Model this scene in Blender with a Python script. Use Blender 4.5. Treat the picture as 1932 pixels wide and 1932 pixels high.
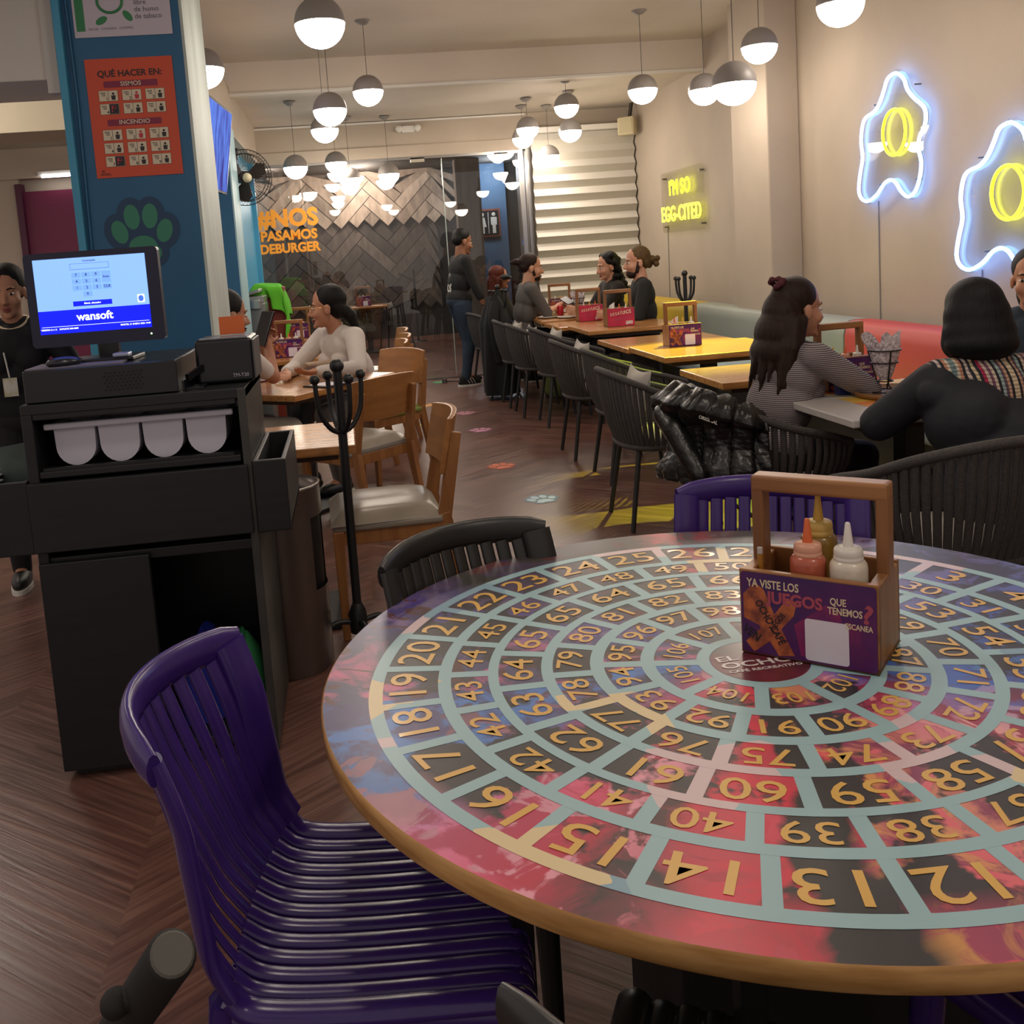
import bpy, bmesh, math, random
from mathutils import Vector, Matrix, Euler, Quaternion
random.seed(7)
PI = math.pi
scene = bpy.context.scene
COL = scene.collection
for _o in list(bpy.data.objects):
    bpy.data.objects.remove(_o)

# ---------------------------------------------------------------- camera
def make_camera():
    f, pitch, roll, yaw = 1843.1, 0.1184, 0.0724, 0.0992
    cd = bpy.data.cameras.new('camera'); cam = bpy.data.objects.new('camera', cd); COL.objects.link(cam)
    fw = Vector((math.sin(yaw)*math.cos(pitch), math.cos(yaw)*math.cos(pitch), -math.sin(pitch)))
    r = Vector((math.cos(yaw), -math.sin(yaw), 0)); u = r.cross(fw)
    c, s = math.cos(roll), math.sin(roll)
    R = c*r - s*u; U = s*r + c*u
    M = Matrix(((R.x, U.x, -fw.x, 0), (R.y, U.y, -fw.y, 0), (R.z, U.z, -fw.z, 1.43), (0, 0, 0, 1)))
    cam.matrix_world = M
    cd.sensor_width = 36; cd.lens = f/1932*36
    cd.shift_x = (966-849.86)/1932; cd.shift_y = (702.97-966)/1932
    cd.clip_start = .05; cd.clip_end = 100
    scene.camera = cam
make_camera()

# ---------------------------------------------------------------- world, exposure
W = bpy.data.worlds.new('world'); scene.world = W; W.use_nodes = True
W.node_tree.nodes['Background'].inputs[0].default_value = (1.0, .86, .78, 1)
W.node_tree.nodes['Background'].inputs[1].default_value = .3
vs = scene.view_settings
vs.view_transform = 'Standard'; vs.look = 'None'; vs.gamma = 1; vs.use_curve_mapping = False
vs.exposure = 0.7
GLOBE = 26.0
def lamp(name, loc, power, color=(1, .9, .8), size=.2, kind='POINT', rot=(0, 0, 0), spot=None):
    d = bpy.data.lights.new(name, kind); d.energy = power; d.color = color
    if kind == 'AREA': d.size = size
    else: d.shadow_soft_size = size
    if spot: d.spot_size = spot; d.spot_blend = .6
    o = bpy.data.objects.new(name, d); COL.objects.link(o); o.location = loc; o.rotation_euler = rot
    return o

# ---------------------------------------------------------------- materials
def lin(h):
    if isinstance(h, str):
        h = h.lstrip('#'); c = [int(h[i:i+2], 16)/255 for i in (0, 2, 4)]
    else: c = h
    return tuple(x/12.92 if x <= .04045 else ((x+.055)/1.055)**2.4 for x in c) + (1,)
_M = {}
def nt(m): return m.node_tree.nodes, m.node_tree.links
def mat(name, col='#808080', rough=.5, metal=0, noise=0, scale=20, stretch=None, col2=None, bump=0, bscale=None, emit=None, estr=1, spec=.5, alpha=1, trans=0, coat=0, sheen=0):
    if name in _M: return _M[name]
    m = bpy.data.materials.new(name); m.use_nodes = True; _M[name] = m
    N, L = nt(m); b = N['Principled BSDF']
    b.inputs['Base Color'].default_value = lin(col); b.inputs['Roughness'].default_value = rough
    b.inputs['Metallic'].default_value = metal; b.inputs['Specular IOR Level'].default_value = spec
    b.inputs['Alpha'].default_value = alpha
    if trans: b.inputs['Transmission Weight'].default_value = trans
    if coat: b.inputs['Coat Weight'].default_value = coat; b.inputs['Coat Roughness'].default_value = .1
    if sheen: b.inputs['Sheen Weight'].default_value = sheen
    if emit: b.inputs['Emission Color'].default_value = lin(emit); b.inputs['Emission Strength'].default_value = estr
    if noise or bump:
        tc = N.new('ShaderNodeTexCoord'); mp = N.new('ShaderNodeMapping'); nz = N.new('ShaderNodeTexNoise')
        L.new(tc.outputs['Object'], mp.inputs[0]); L.new(mp.outputs[0], nz.inputs['Vector'])
        if stretch: mp.inputs['Scale'].default_value = stretch
        nz.inputs['Scale'].default_value = scale; nz.inputs['Detail'].default_value = 5
        if noise:
            mx = N.new('ShaderNodeMix'); mx.data_type = 'RGBA'
            c = lin(col); c2 = lin(col2) if col2 else tuple(max(0, x*(1-noise)) for x in c[:3])+(1,)
            mx.inputs[6].default_value = c; mx.inputs[7].default_value = c2
            rp = N.new('ShaderNodeMapRange'); rp.inputs[1].default_value = .35; rp.inputs[2].default_value = .65
            L.new(nz.outputs[0], rp.inputs[0]); L.new(rp.outputs[0], mx.inputs[0]); L.new(mx.outputs[2], b.inputs['Base Color'])
        if bump:
            bp = N.new('ShaderNodeBump'); bp.inputs['Strength'].default_value = bump; bp.inputs['Distance'].default_value = .01
            src = nz
            if bscale:
                src = N.new('ShaderNodeTexNoise'); src.inputs['Scale'].default_value = bscale; src.inputs['Detail'].default_value = 4
                L.new(mp.outputs[0], src.inputs['Vector'])
            L.new(src.outputs[0], bp.inputs['Height']); L.new(bp.outputs[0], b.inputs['Normal'])
    return m
def wood(name, c1, c2, axis='x', rough=.4, scale=3.0, coat=0):
    st = {'x': (1, 9, 9), 'y': (9, 1, 9), 'z': (9, 9, 1)}[axis]
    return mat(name, c1, rough, noise=1, col2=c2, scale=scale, stretch=st, coat=coat)
def emis(name, col, s):
    return mat(name, col, .5, emit=col, estr=s)

# ---------------------------------------------------------------- mesh builder
class MB:
    def __init__(s): s.v = []; s.f = []; s.mi = []; s.sm = []
    def add(s, vs_, fs, mi=0, smooth=False, M=None):
        o = len(s.v)
        for v in vs_:
            v = Vector(v); s.v.append(tuple(M @ v) if M is not None else tuple(v))
        for f in fs:
            s.f.append([i+o for i in f]); s.mi.append(mi); s.sm.append(smooth)
        return s
    def box(s, c, d, mi=0, rz=0, M=None, taper=1):
        x, y, z = d[0]/2, d[1]/2, d[2]/2
        vs_ = []
        for k, (sx, sy, sz) in enumerate(((-1,-1,-1),(1,-1,-1),(1,1,-1),(-1,1,-1),(-1,-1,1),(1,-1,1),(1,1,1),(-1,1,1))):
            t = taper if sz < 0 else 1
            p = Vector((sx*x*t, sy*y*t, sz*z))
            if rz: p = Matrix.Rotation(rz, 3, 'Z') @ p
            vs_.append(p+Vector(c))
        return s.add(vs_, [(0,3,2,1),(4,5,6,7),(0,1,5,4),(1,2,6,5),(2,3,7,6),(3,0,4,7)], mi, False, M)
    def bar(s, a, b, w, h, mi=0, up=(0, 0, 1), w2=None, h2=None):
        a = Vector(a); b = Vector(b); d = (b-a).normalized(); u = Vector(up)
        if abs(d.dot(u)) > .98: u = Vector((0, 1, 0))
        x = d.cross(u).normalized(); y = x.cross(d).normalized()
        w2 = w2 or w; h2 = h2 or h
        vs_ = [a-x*w/2-y*h/2, a+x*w/2-y*h/2, a+x*w/2+y*h/2, a-x*w/2+y*h/2, b-x*w2/2-y*h2/2, b+x*w2/2-y*h2/2, b+x*w2/2+y*h2/2, b-x*w2/2+y*h2/2]
        return s.add(vs_, [(0,1,2,3),(4,7,6,5),(0,4,5,1),(1,5,6,2),(2,6,7,3),(3,7,4,0)], mi)
    def tube(s, pts, r, n=10, closed=False, mi=0, flat=1.0, M=None, up=None):
        pts = [Vector(p) for p in pts]; m = len(pts)
        rs = r if isinstance(r, (list, tuple)) else [r]*m
        vs_ = []; prev = None
        for i, p in enumerate(pts):
            if closed: d = pts[(i+1) % m]-pts[i-1]
            else: d = pts[min(i+1, m-1)]-pts[max(i-1, 0)]
            d = d.normalized() if d.length > 1e-9 else Vector((0, 0, 1))
            if up is not None: ref = Vector(up)
            elif prev is None: ref = Vector((0, 0, 1)) if abs(d.z) < .9 else Vector((1, 0, 0))
            else: ref = prev
            x = d.cross(ref)
            x = x.normalized() if x.length > 1e-6 else d.orthogonal().normalized()
            y = x.cross(d).normalized(); prev = y
            for k in range(n):
                a = 2*PI*k/n
                vs_.append(p+x*(math.cos(a)*rs[i]*flat)+y*(math.sin(a)*rs[i]))
        fs = []
        R = m if closed else m-1
        for i in range(R):
            j = (i+1) % m
            for k in range(n): fs.append((i*n+k, i*n+(k+1) % n, j*n+(k+1) % n, j*n+k))
        s.add(vs_, fs, mi, True, M)
        if not closed:
            s.add([vs_[k] for k in range(n)], [tuple(range(n-1, -1, -1))], mi, False, M)
            s.add([vs_[(m-1)*n+k] for k in range(n)], [tuple(range(n))], mi, False, M)
        return s
    def lathe(s, prof, c=(0, 0, 0), n=24, mi=0, M=None, smooth=True, a0=0, a1=2*PI):
        full = abs(a1-a0-2*PI) < 1e-6
        vs_ = []; m = len(prof); c = Vector(c); nn = n if full else n+1
        for (r, z) in prof:
            for k in range(nn):
                a = a0+(a1-a0)*k/n
                vs_.append(c+Vector((math.cos(a)*max(r, 1e-5), math.sin(a)*max(r, 1e-5), z)))
        fs = []
        for i in range(m-1):
            for k in range(n):
                k2 = (k+1) % nn
                fs.append((i*nn+k, i*nn+k2, (i+1)*nn+k2, (i+1)*nn+k))
        return s.add(vs_, fs, mi, smooth, M)
    def sphere(s, c, r, mi=0, n=16, m=10, sc=(1, 1, 1), M=None):
        pr = []
        vs_ = []
        for i in range(m+1):
            t = PI*i/m
            for k in range(n):
                a = 2*PI*k/n
                vs_.append(Vector(c)+Vector((math.cos(a)*math.sin(t)*r*sc[0], math.sin(a)*math.sin(t)*r*sc[1], -math.cos(t)*r*sc[2])))
        fs = []
        for i in range(m):
            for k in range(n): fs.append((i*n+k, i*n+(k+1) % n, (i+1)*n+(k+1) % n, (i+1)*n+k))
        return s.add(vs_, fs, mi, True, M)
    def prism(s, poly, z0, z1, mi=0, M=None, side=None):
        n = len(poly)
        vs_ = [(p[0], p[1], z0) for p in poly]+[(p[0], p[1], z1) for p in poly]
        s.add(vs_, [tuple(range(n-1, -1, -1)), tuple(range(n, 2*n))], mi, False, M)
        s.add(vs_, [(i, (i+1) % n, (i+1) % n+n, i+n) for i in range(n)], mi if side is None else side, False, M)
        return s
    def grid(s, P, mi=0, smooth=True, M=None, thick=0, closed_u=False):
        R = len(P); Cn = len(P[0]); vs_ = [Vector(p) for row in P for p in row]; fs = []
        for i in range(R-1):
            for k in range(Cn if closed_u else Cn-1):
                fs.append((i*Cn+k, i*Cn+(k+1) % Cn, (i+1)*Cn+(k+1) % Cn, (i+1)*Cn+k))
        return s.add(vs_, fs, mi, smooth, M)
    def text(s, st, size, M, mi=0, ext=.0005, bold=0, sx=1, align='CENTER', spacing=1):
        vs_, fs = text_geo(st, bold, align, spacing)
        vv = [Vector((v[0]*size*sx, v[1]*size, (1 if v[2] > 0 else 0)*ext)) for v in vs_]
        return s.add(vv, fs, mi, False, M)
    def mesh(s, name, mats):
        me = bpy.data.meshes.new(name); me.from_pydata(s.v, [], s.f)
        for m in mats: me.materials.append(m)
        me.polygons.foreach_set('material_index', s.mi); me.polygons.foreach_set('use_smooth', s.sm)
        me.update(); return me
    def build(s, name, mats, parent=None, bevel=0, seg=2, subsurf=0, solid=0, loc=None, weld=False):
        if not isinstance(mats, (list, tuple)): mats = [mats]
        o = bpy.data.objects.new(name, s.mesh(name, mats)); COL.objects.link(o)
        if weld or subsurf:
            bm = bmesh.new(); bm.from_mesh(o.data); bmesh.ops.remove_doubles(bm, verts=bm.verts, dist=1e-5); bm.to_mesh(o.data); bm.free()
        if solid:
            md = o.modifiers.new('solid', 'SOLIDIFY'); md.thickness = solid; md.offset = 0
        if bevel:
            md = o.modifiers.new('bevel', 'BEVEL'); md.width = bevel; md.segments = seg; md.limit_method = 'ANGLE'; md.angle_limit = .6
            md.harden_normals = False
        if subsurf:
            md = o.modifiers.new('sub', 'SUBSURF'); md.levels = subsurf; md.render_levels = subsurf
        if parent: o.parent = parent
        if loc: o.location = loc
        return o
_T = {}
def text_geo(st, bold, align, spacing):
    k = (st, bold, align, spacing)
    if k in _T: return _T[k]
    cu = bpy.data.curves.new('t', 'FONT'); cu.body = st; cu.size = 1; cu.extrude = .01; cu.offset = bold
    cu.align_x = align; cu.align_y = 'CENTER'; cu.resolution_u = 3; cu.space_character = spacing; cu.space_line = .8
    o = bpy.data.objects.new('t', cu); COL.objects.link(o)
    dg = bpy.context.evaluated_depsgraph_get(); dg.update()
    me = bpy.data.meshes.new_from_object(o.evaluated_get(dg))
    r = ([tuple(v.co) for v in me.vertices], [tuple(p.vertices) for p in me.polygons])
    bpy.data.objects.remove(o); bpy.data.meshes.remove(me); bpy.data.curves.remove(cu)
    _T[k] = r
    return r
def frame(o, x, z):
    """4x4 with local x along `x`, local z (normal) along `z`, origin o"""
    x = Vector(x).normalized(); z = Vector(z).normalized(); y = z.cross(x).normalized(); x = y.cross(z).normalized()
    return Matrix(((x.x, y.x, z.x, o[0]), (x.y, y.y, z.y, o[1]), (x.z, y.z, z.z, o[2]), (0, 0, 0, 1)))
def rrect(w, h, r, n=4):
    P = []
    for cx, cy, a0 in ((w/2-r, h/2-r, 0), (-w/2+r, h/2-r, PI/2), (-w/2+r, -h/2+r, PI), (w/2-r, -h/2+r, 1.5*PI)):
        for k in range(n+1):
            a = a0+PI/2*k/n; P.append((cx+r*math.cos(a), cy+r*math.sin(a)))
    return P
def spline(P, n=6, closed=False):
    P = [Vector(p) for p in P]; m = len(P); out = []
    R = m if closed else m-1
    for i in range(R):
        if closed: a, b, c, d = P[i-1], P[i], P[(i+1) % m], P[(i+2) % m]
        else: a, b, c, d = P[max(i-1, 0)], P[i], P[i+1], P[min(i+2, m-1)]
        for k in range(n):
            t = k/n
            out.append(.5*((2*b)+(c-a)*t+(2*a-5*b+4*c-d)*t*t+(3*b-a-3*c+d)*t**3))
    if not closed: out.append(P[-1])
    return out

# ---------------------------------------------------------------- tagging
def tag(o, label, cat, group=None, kind=None):
    o['label'] = label; o['category'] = cat
    if group: o['group'] = group
    if kind: o['kind'] = kind
    return o
def thing(name, label, cat, loc=(0, 0, 0), rz=0, group=None):
    o = bpy.data.objects.new(name, None); COL.objects.link(o); o.empty_display_size = .1
    o.location = loc; o.rotation_euler = (0, 0, rz)
    return tag(o, label, cat, group)
def struct(o): o['kind'] = 'structure'; return o
def dup(root, label=None, loc=None, rz=None, group=None):
    r = root.copy(); COL.objects.link(r)
    if loc is not None: r.location = loc
    if rz is not None: r.rotation_euler = (r.rotation_euler[0], r.rotation_euler[1], rz)
    if label: r['label'] = label
    if group: r['group'] = group
    for ch in [c for c in root.children]:
        c = ch.copy(); COL.objects.link(c); c.parent = r
        for g in ch.children:
            d = g.copy(); COL.objects.link(d); d.parent = c
    return r
# ================================================================ STRUCTURE
XR, YB = 3.45, 11.4           # right wall, back glass line
m_wall = mat('wall_paint', '#b3a594', .75, noise=.08, scale=2)
m_ceil = mat('ceiling_paint', '#cfc4b6', .8, noise=.06, scale=1.5)
m_white = mat('white_paint', '#d8d4cc', .7)
m_blue = mat('blue_paint', '#1c5c86', .45, noise=.12, scale=3)
m_lblue = mat('light_blue_paint', '#3f93b8', .45, noise=.1, scale=4)
m_pale = mat('worn_pale_paint', '#b9c4bf', .6, noise=.25, scale=5, stretch=(1, 1, .25))
m_dark = mat('dark_wall', '#2c2a29', .6, noise=.2, scale=3)

def floor_mat():
    m = bpy.data.materials.new('chevron_floor'); m.use_nodes = True; N, L = nt(m); b = N['Principled BSDF']
    tc = N.new('ShaderNodeTexCoord'); sp = N.new('ShaderNodeSeparateXYZ'); L.new(tc.outputs['Object'], sp.inputs[0])
    def ma(op, a, c=None, d=None):
        n = N.new('ShaderNodeMath'); n.operation = op
        for i, v in enumerate((a, c, d)):
            if v is None: continue
            if isinstance(v, (int, float)): n.inputs[i].default_value = v
            else: L.new(v, n.inputs[i])
        return n.outputs[0]
    w = .62; X, Y = sp.outputs[0], sp.outputs[1]
    u = ma('DIVIDE', X, w); col = ma('FLOOR', u)
    pp = ma('PINGPONG', X, w)
    v = ma('ADD', ma('MULTIPLY', pp, .8), Y)
    row = ma('FLOOR', ma('DIVIDE', v, .135))
    cid = ma('ADD', ma('MULTIPLY', row, 7.31), ma('MULTIPLY', col, 3.77))
    wn = N.new('ShaderNodeTexWhiteNoise'); wn.noise_dimensions = '1D'; L.new(cid, wn.inputs['W'])
    cb = N.new('ShaderNodeCombineXYZ'); L.new(ma('MULTIPLY', pp, 1.2), cb.inputs[0]); L.new(ma('MULTIPLY', v, 16), cb.inputs[1]); L.new(cid, cb.inputs[2])
    nz = N.new('ShaderNodeTexNoise'); nz.inputs['Scale'].default_value = 2.4; nz.inputs['Detail'].default_value = 6; nz.inputs['Distortion'].default_value = .8; L.new(cb.outputs[0], nz.inputs['Vector'])
    rp = N.new('ShaderNodeValToRGB'); L.new(nz.outputs[0], rp.inputs[0])
    e = rp.color_ramp.elements; e[0].position = .3; e[0].color = lin('#523730'); e[1].position = .72; e[1].color = lin('#7d5a4e')
    k = e.new(.5); k.color = lin('#66473e')
    mx = N.new('ShaderNodeMix'); mx.data_type = 'RGBA'; mx.blend_type = 'MULTIPLY'; mx.inputs[0].default_value = 1
    L.new(rp.outputs[0], mx.inputs[6])
    br = N.new('ShaderNodeMapRange'); L.new(wn.outputs[0], br.inputs[0]); br.inputs[3].default_value = .8; br.inputs[4].default_value = 1.15
    cc = N.new('ShaderNodeCombineColor'); [L.new(br.outputs[0], cc.inputs[i]) for i in range(3)]
    L.new(cc.outputs[0], mx.inputs[7]); L.new(mx.outputs[2], b.inputs['Base Color'])
    rr = N.new('ShaderNodeMapRange'); L.new(nz.outputs[0], rr.inputs[0]); rr.inputs[3].default_value = .22; rr.inputs[4].default_value = .42
    L.new(rr.outputs[0], b.inputs['Roughness'])
    bp = N.new('ShaderNodeBump'); bp.inputs['Strength'].default_value = .12; bp.inputs['Distance'].default_value = .01; L.new(nz.outputs[0], bp.inputs['Height']); L.new(bp.outputs[0], b.inputs['Normal'])
    return m
struct(MB().box((0.2, 8, -.05), (9, 22, .1)).build('floor', floor_mat()))

# right wall with protruding column
struct(MB().box((XR+.1, 5, 1.65), (.2, 13.2, 3.3)).build('wall_right', m_wall))
struct(MB().box((3.325, 7.46, 1.65), (.25, .68, 3.3)).build('trim_1', m_wall, bevel=.01))
# ceilings: front ceiling, step down to the rear ceiling
struct(MB().box((1.1, 5.0, 3.3), (4.9, 8.0, .1)).build('ceiling', m_ceil))
rc = MB().box((1.2, 10.30, 3.06), (4.7, 2.34, .1))
rc.box((1.2, 9.06, 3.11), (4.7, .14, .3))
struct(rc.build('ceiling', m_ceil, bevel=.01))
struct(MB().box((1.2, 8.985, 2.972), (4.7, .03, .024)).build('trim_2', m_white))
# soffit over the glass partition
sf = MB().box((1.24, YB+.1, 2.86), (4.5, .2, .3)).box((.6, YB+.08, 2.655), (3.1, .2, .14))
struct(sf.build('wall_back', m_wall, bevel=.006))
struct(MB().box((.6, YB-.03, 2.99), (3.2, .03, .02)).build('trim_3', m_white))
# wall behind the zebra blind
struct(MB().box((2.85, YB+.1, 1.35), (1.3, .1, 2.7)).build('wall_back', m_wall))
# blue column near the till
pil = struct(MB().box((-.835, 4.62, 1.65), (.49, .64, 3.3), 0).build('trim_4', m_blue))
MB().box((-.588, 4.62, 1.65), (.012, .644, 3.3)).build('side_panel', m_pale, pil)
e = MB(); e.box((-1.083, 4.30, 1.65), (.03, .06, 3.3)); e.build('edge_strip', m_lblue, pil)
e = MB(); e.tube([(-1.05, 4.292, 3.2), (-1.045, 4.291, 2.6), (-1.04, 4.292, 2.2), (-1.055, 4.292, 1.4), (-1.05, 4.292, .3)], .006, 6); e.build('painted_cable', m_blue, pil)
# second column and blue wall
p2 = struct(MB().box((-.96, 8.25, 1.3), (.24, .5, 2.6)).build('trim_5', m_blue))
MB().box((-.836, 8.25, 1.3), (.012, .504, 2.6)).build('side_panel', mat('pale_blue_strip', '#9fc4cf', .5, noise=.2, scale=5, stretch=(1, 1, .2)), p2)
struct(MB().box((-1.06, 9.95, 1.35), (.16, 3.0, 2.7)).build('wall_left', m_lblue))
struct(MB().box((-1.0, 8.6, 2.83), (.24, 5.6, .42)).build('trim_6', m_wall))
struct(MB().box((-.955, 11.36, 1.4), (.05, .09, 2.8)).build('trim_7', m_lblue))
# back-of-house area at the left
struct(MB().box((-3.0, 8.55, 1.45), (4.0, .1, 2.9)).box((-3.42, 8.47, 1.15), (1.68, .12, 2.3), 0).box((-2.6, 8.45, 2.42), (3.2, .15, .24)).build('wall_left', m_wall))
dr = struct(MB().box((-2.08, 8.46, 1.1), (.96, .05, 2.2)).build('door_1', mat('magenta_paint', '#6d1440', .5, noise=.1, scale=2)))
MB().box((-2.58, 8.43, 1.12), (.05, .1, 2.28)).build('door_frame', mat('dark_magenta', '#4a0f30', .5), dr)
hb = MB(); hb.box((-2.03, 8.42, 1.80), (.07, .03, .035)); hb.build('door_handle', mat('steel', '#b9b9b8', .25, 1), dr)
struct(MB().box((-2.7, 6.5, 2.75), (3.4, 5.2, .1)).build('ceiling', m_white))
bxa = MB().box((-2.0, 4.75, 2.62), (1.62, .5, .62)); struct(bxa.build('trim_8', m_white, bevel=.005))
struct(MB().box((-1.165, 4.46, 2.53), (.05, .06, .58)).build('trim_9', m_white))
struct(MB().box((-2.6, 6.6, 2.55), (2.1, .5, .36)).build('trim_10', mat('cream_beam', '#bdb39b', .75)))
tl = thing('tube_light', 'slim lit ceiling tube light above the magenta door', 'light', (-2.15, 8.36, 2.33))
MB().box((0, 0, 0), (.5, .04, .03)).build('housing', m_white, tl)
MB().tube([(-.22, -.02, -.025), (.22, -.02, -.025)], .012, 8).build('tube', emis('tube_glow', '#ffffff', 6), tl)

# glass partition
def glass_mat(name, tint, gl, edge=.5):
    m = bpy.data.materials.new(name); m.use_nodes = True; N, L = nt(m); N.remove(N['Principled BSDF'])
    t = N.new('ShaderNodeBsdfTransparent'); t.inputs[0].default_value = tint
    g = N.new('ShaderNodeBsdfGlossy'); g.inputs['Roughness'].default_value = .01; g.inputs[0].default_value = (1, 1, 1, 1)
    lw = N.new('ShaderNodeLayerWeight'); lw.inputs[0].default_value = .5; pw = N.new('ShaderNodeMath'); pw.operation = 'POWER'; pw.inputs[1].default_value = 4; L.new(lw.outputs['Facing'], pw.inputs[0])
    f = N.new('ShaderNodeMath'); f.operation = 'MULTIPLY_ADD'; f.inputs[1].default_value = edge; f.inputs[2].default_value = gl; L.new(pw.outputs[0], f.inputs[0])
    mx = N.new('ShaderNodeMixShader'); L.new(f.outputs[0], mx.inputs[0]); L.new(t.outputs[0], mx.inputs[1]); L.new(g.outputs[0], mx.inputs[2])
    L.new(mx.outputs[0], N['Material Output'].inputs[0]); return m
g_part = glass_mat('partition_glass', (.86, .85, .83, 1), .05)
w1 = struct(MB().box((.4, YB, 1.29), (1.6, .012, 2.58)).box((-.68, YB, 1.29), (.52, .012, 2.58)).box((1.66, YB, 1.29), (.9, .012, 2.58)).build('window_1', g_part))
fr = MB(); m_alu = mat('aluminium', '#8d8a86', .3, .9)
fr.box((2.13, YB, 1.3), (.05, .06, 2.6)).box((.6, YB, 2.575), (3.1, .05, .03)).box((.6, YB, .01), (3.1, .04, .02)).box((2.21, YB-.02, 1.3), (.06, .08, 2.6))
fr.build('window_frame', m_alu, w1)
hg = MB()
for x in (.93, 1.9): hg.box((x, YB, 2.55), (.16, .05, .05))
hg.build('door_clamp', mat('clamp', '#b0a898', .4, .6), w1)
sm = MB()
for x in (1.205,): sm.tube([(x, YB-.012, 0.05), (x, YB-.012, 2.55)], .006, 6)
sm.build('glass_edge', mat('glass_edge_green', '#a9b5b0', .2, .3), w1)

# far room behind the glass
struct(MB().box((.5, 18.15, 1.5), (6.2, .1, 3.2)).build('wall_far', m_dark))
struct(MB().box((.5, 14.8, 3.1), (6.4, 6.6, .1)).build('ceiling', mat('far_ceiling', '#3a3634', .8)))
struct(MB().box((-2.2, 14.8, 1.5), (.1, 6.6, 3.2)).build('wall_far', m_dark))
struct(MB().box((4.4, 14.8, 1.5), (.1, 6.6, 3.2)).build('wall_far', mat('far_right_wall', '#3c3f42', .7)))
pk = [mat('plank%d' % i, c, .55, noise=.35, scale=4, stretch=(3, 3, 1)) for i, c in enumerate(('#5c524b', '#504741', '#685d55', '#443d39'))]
pu = [mat('plank_lit%d' % i, c, .55, noise=.35, scale=4, stretch=(3, 3, 1)) for i, c in enumerate(('#ab9a8a', '#9b8a7c', '#b8a696', '#8c7d70'))]  # upper planks are a lighter copy, the light on them put into the colour
def herring(x0, x1, z0, z1, y, t, name, mats):
    mb = MB(); w = .2; n = 4; L_ = n*w; c45 = math.sqrt(.5); g = .006
    cx, cz = (x0+x1)/2, z0
    for k in range(-60, 60):
        for m in range(-12, 12):
            for kind in (0, 1):
                if kind == 0: a0, a1, b0, b1 = k*w+2*L_*m, k*w+2*L_*m+L_, k*w, k*w+w
                else: a0, a1, b0, b1 = k*w+L_+2*L_*m, k*w+L_+w+2*L_*m, (k-n+1)*w, (k+1)*w
                keep = [i for i in range(n) if ((a0+i*w+b0) if kind == 0 else (a0+b0+i*w))*c45 >= -1e-6]
                if not keep: continue
                if kind == 0: a0 += keep[0]*w
                else: b0 += keep[0]*w
                a0 += g; a1 -= g; b0 += g; b1 -= g
                P = [((a-b)*c45, (a+b)*c45) for a, b in ((a0, b0), (a1, b0), (a1, b1), (a0, b1))]
                zs = [p[1] for p in P]; xs = [p[0] for p in P]
                lo = min(zs)
                if lo < -.02 or min(zs) > (z1-z0) or min(xs)+cx > x1 or max(xs)+cx < x0: continue
                P = [(max(x0, min(x1, p[0]+cx)), min(z1, p[1]+z0)) for p in P]
                M = Matrix(((1, 0, 0, 0), (0, 0, 1, 0), (0, 1, 0, 0), (0, 0, 0, 1)))
                d = t+random.random()*.008
                mb.prism(P[::-1], y-d, y, random.randrange(len(mats)), M)
    return struct(mb.build(name, mats))
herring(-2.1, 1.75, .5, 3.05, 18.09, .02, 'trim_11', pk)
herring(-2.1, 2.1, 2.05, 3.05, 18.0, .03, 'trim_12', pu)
# restroom corridor at the right of the far room
struct(MB().box((2.2, 16.9, 1.5), (.42, .3, 3.1)).build('trim_13', mat('grey_column', '#77706a', .6, noise=.25, scale=4, stretch=(3, 3, .4))))
struct(MB().box((2.72, 17.95, 1.5), (.62, .1, 3.1)).build('trim_14', mat('dusty_blue', '#4b6a8c', .7)))
struct(MB().box((3.2, 16.4, 1.5), (.4, .3, 3.1)).build('trim_15', mat('grey_column2', '#6f6863', .6, noise=.25, scale=4, stretch=(3, 3, .4))))
rs = thing('restroom_sign', 'dark square restroom sign with white figures on blue wall behind glass', 'sign', (2.66, 17.86, 1.98))
MB().box((0, 0, 0), (.46, .03, .5)).build('frame', mat('sign_frame', '#8a4a3c', .5), rs)
MB().box((0, -.014, 0), (.4, .02, .44)).build('panel', mat('sign_black', '#14161c', .5), rs)
fg = MB(); 
for x, w in ((-.1, 1), (.11, 0)):
    fg.sphere((x, -.03, .15), .035, n=12, m=8, sc=(1, .2, 1))
    Mx = Matrix(((1, 0, 0, x), (0, 0, 1, -.03), (0, 1, 0, 0), (0, 0, 0, 1)))
    P = [(-.04, .1), (.04, .1), (.07, -.07), (.03, -.07), (.03, -.19), (-.03, -.19), (-.03, -.07), (-.07, -.07)] if w else [(-.055, .1), (.055, .1), (.055, -.04), (.03, -.04), (.03, -.19), (-.03, -.19), (-.03, -.04), (-.055, -.04)]
    fg.prism(P[::-1], -.003, .003, 0, Mx)
fg.box((.01, -.028, 0), (.012, .006, .38))
fg.build('figures', m_white, rs)
wn = tag(MB().box((0, 0, 0), (.02, .34, .48)).build('framed_notice', mat('notice_grey', '#8c8680', .5)), 'small pale framed notice on grey wall beyond the glass', 'notice')
wn.location = (2.99, 14.6, 2.2); wn.rotation_euler = (0, 0, 0)
struct(MB().box((3.05, 14.7, 1.5), (.1, 2.4, 3.05)).build('trim_16', mat('grey_partition', '#57534f', .6, noise=.2, scale=3)))

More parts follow.
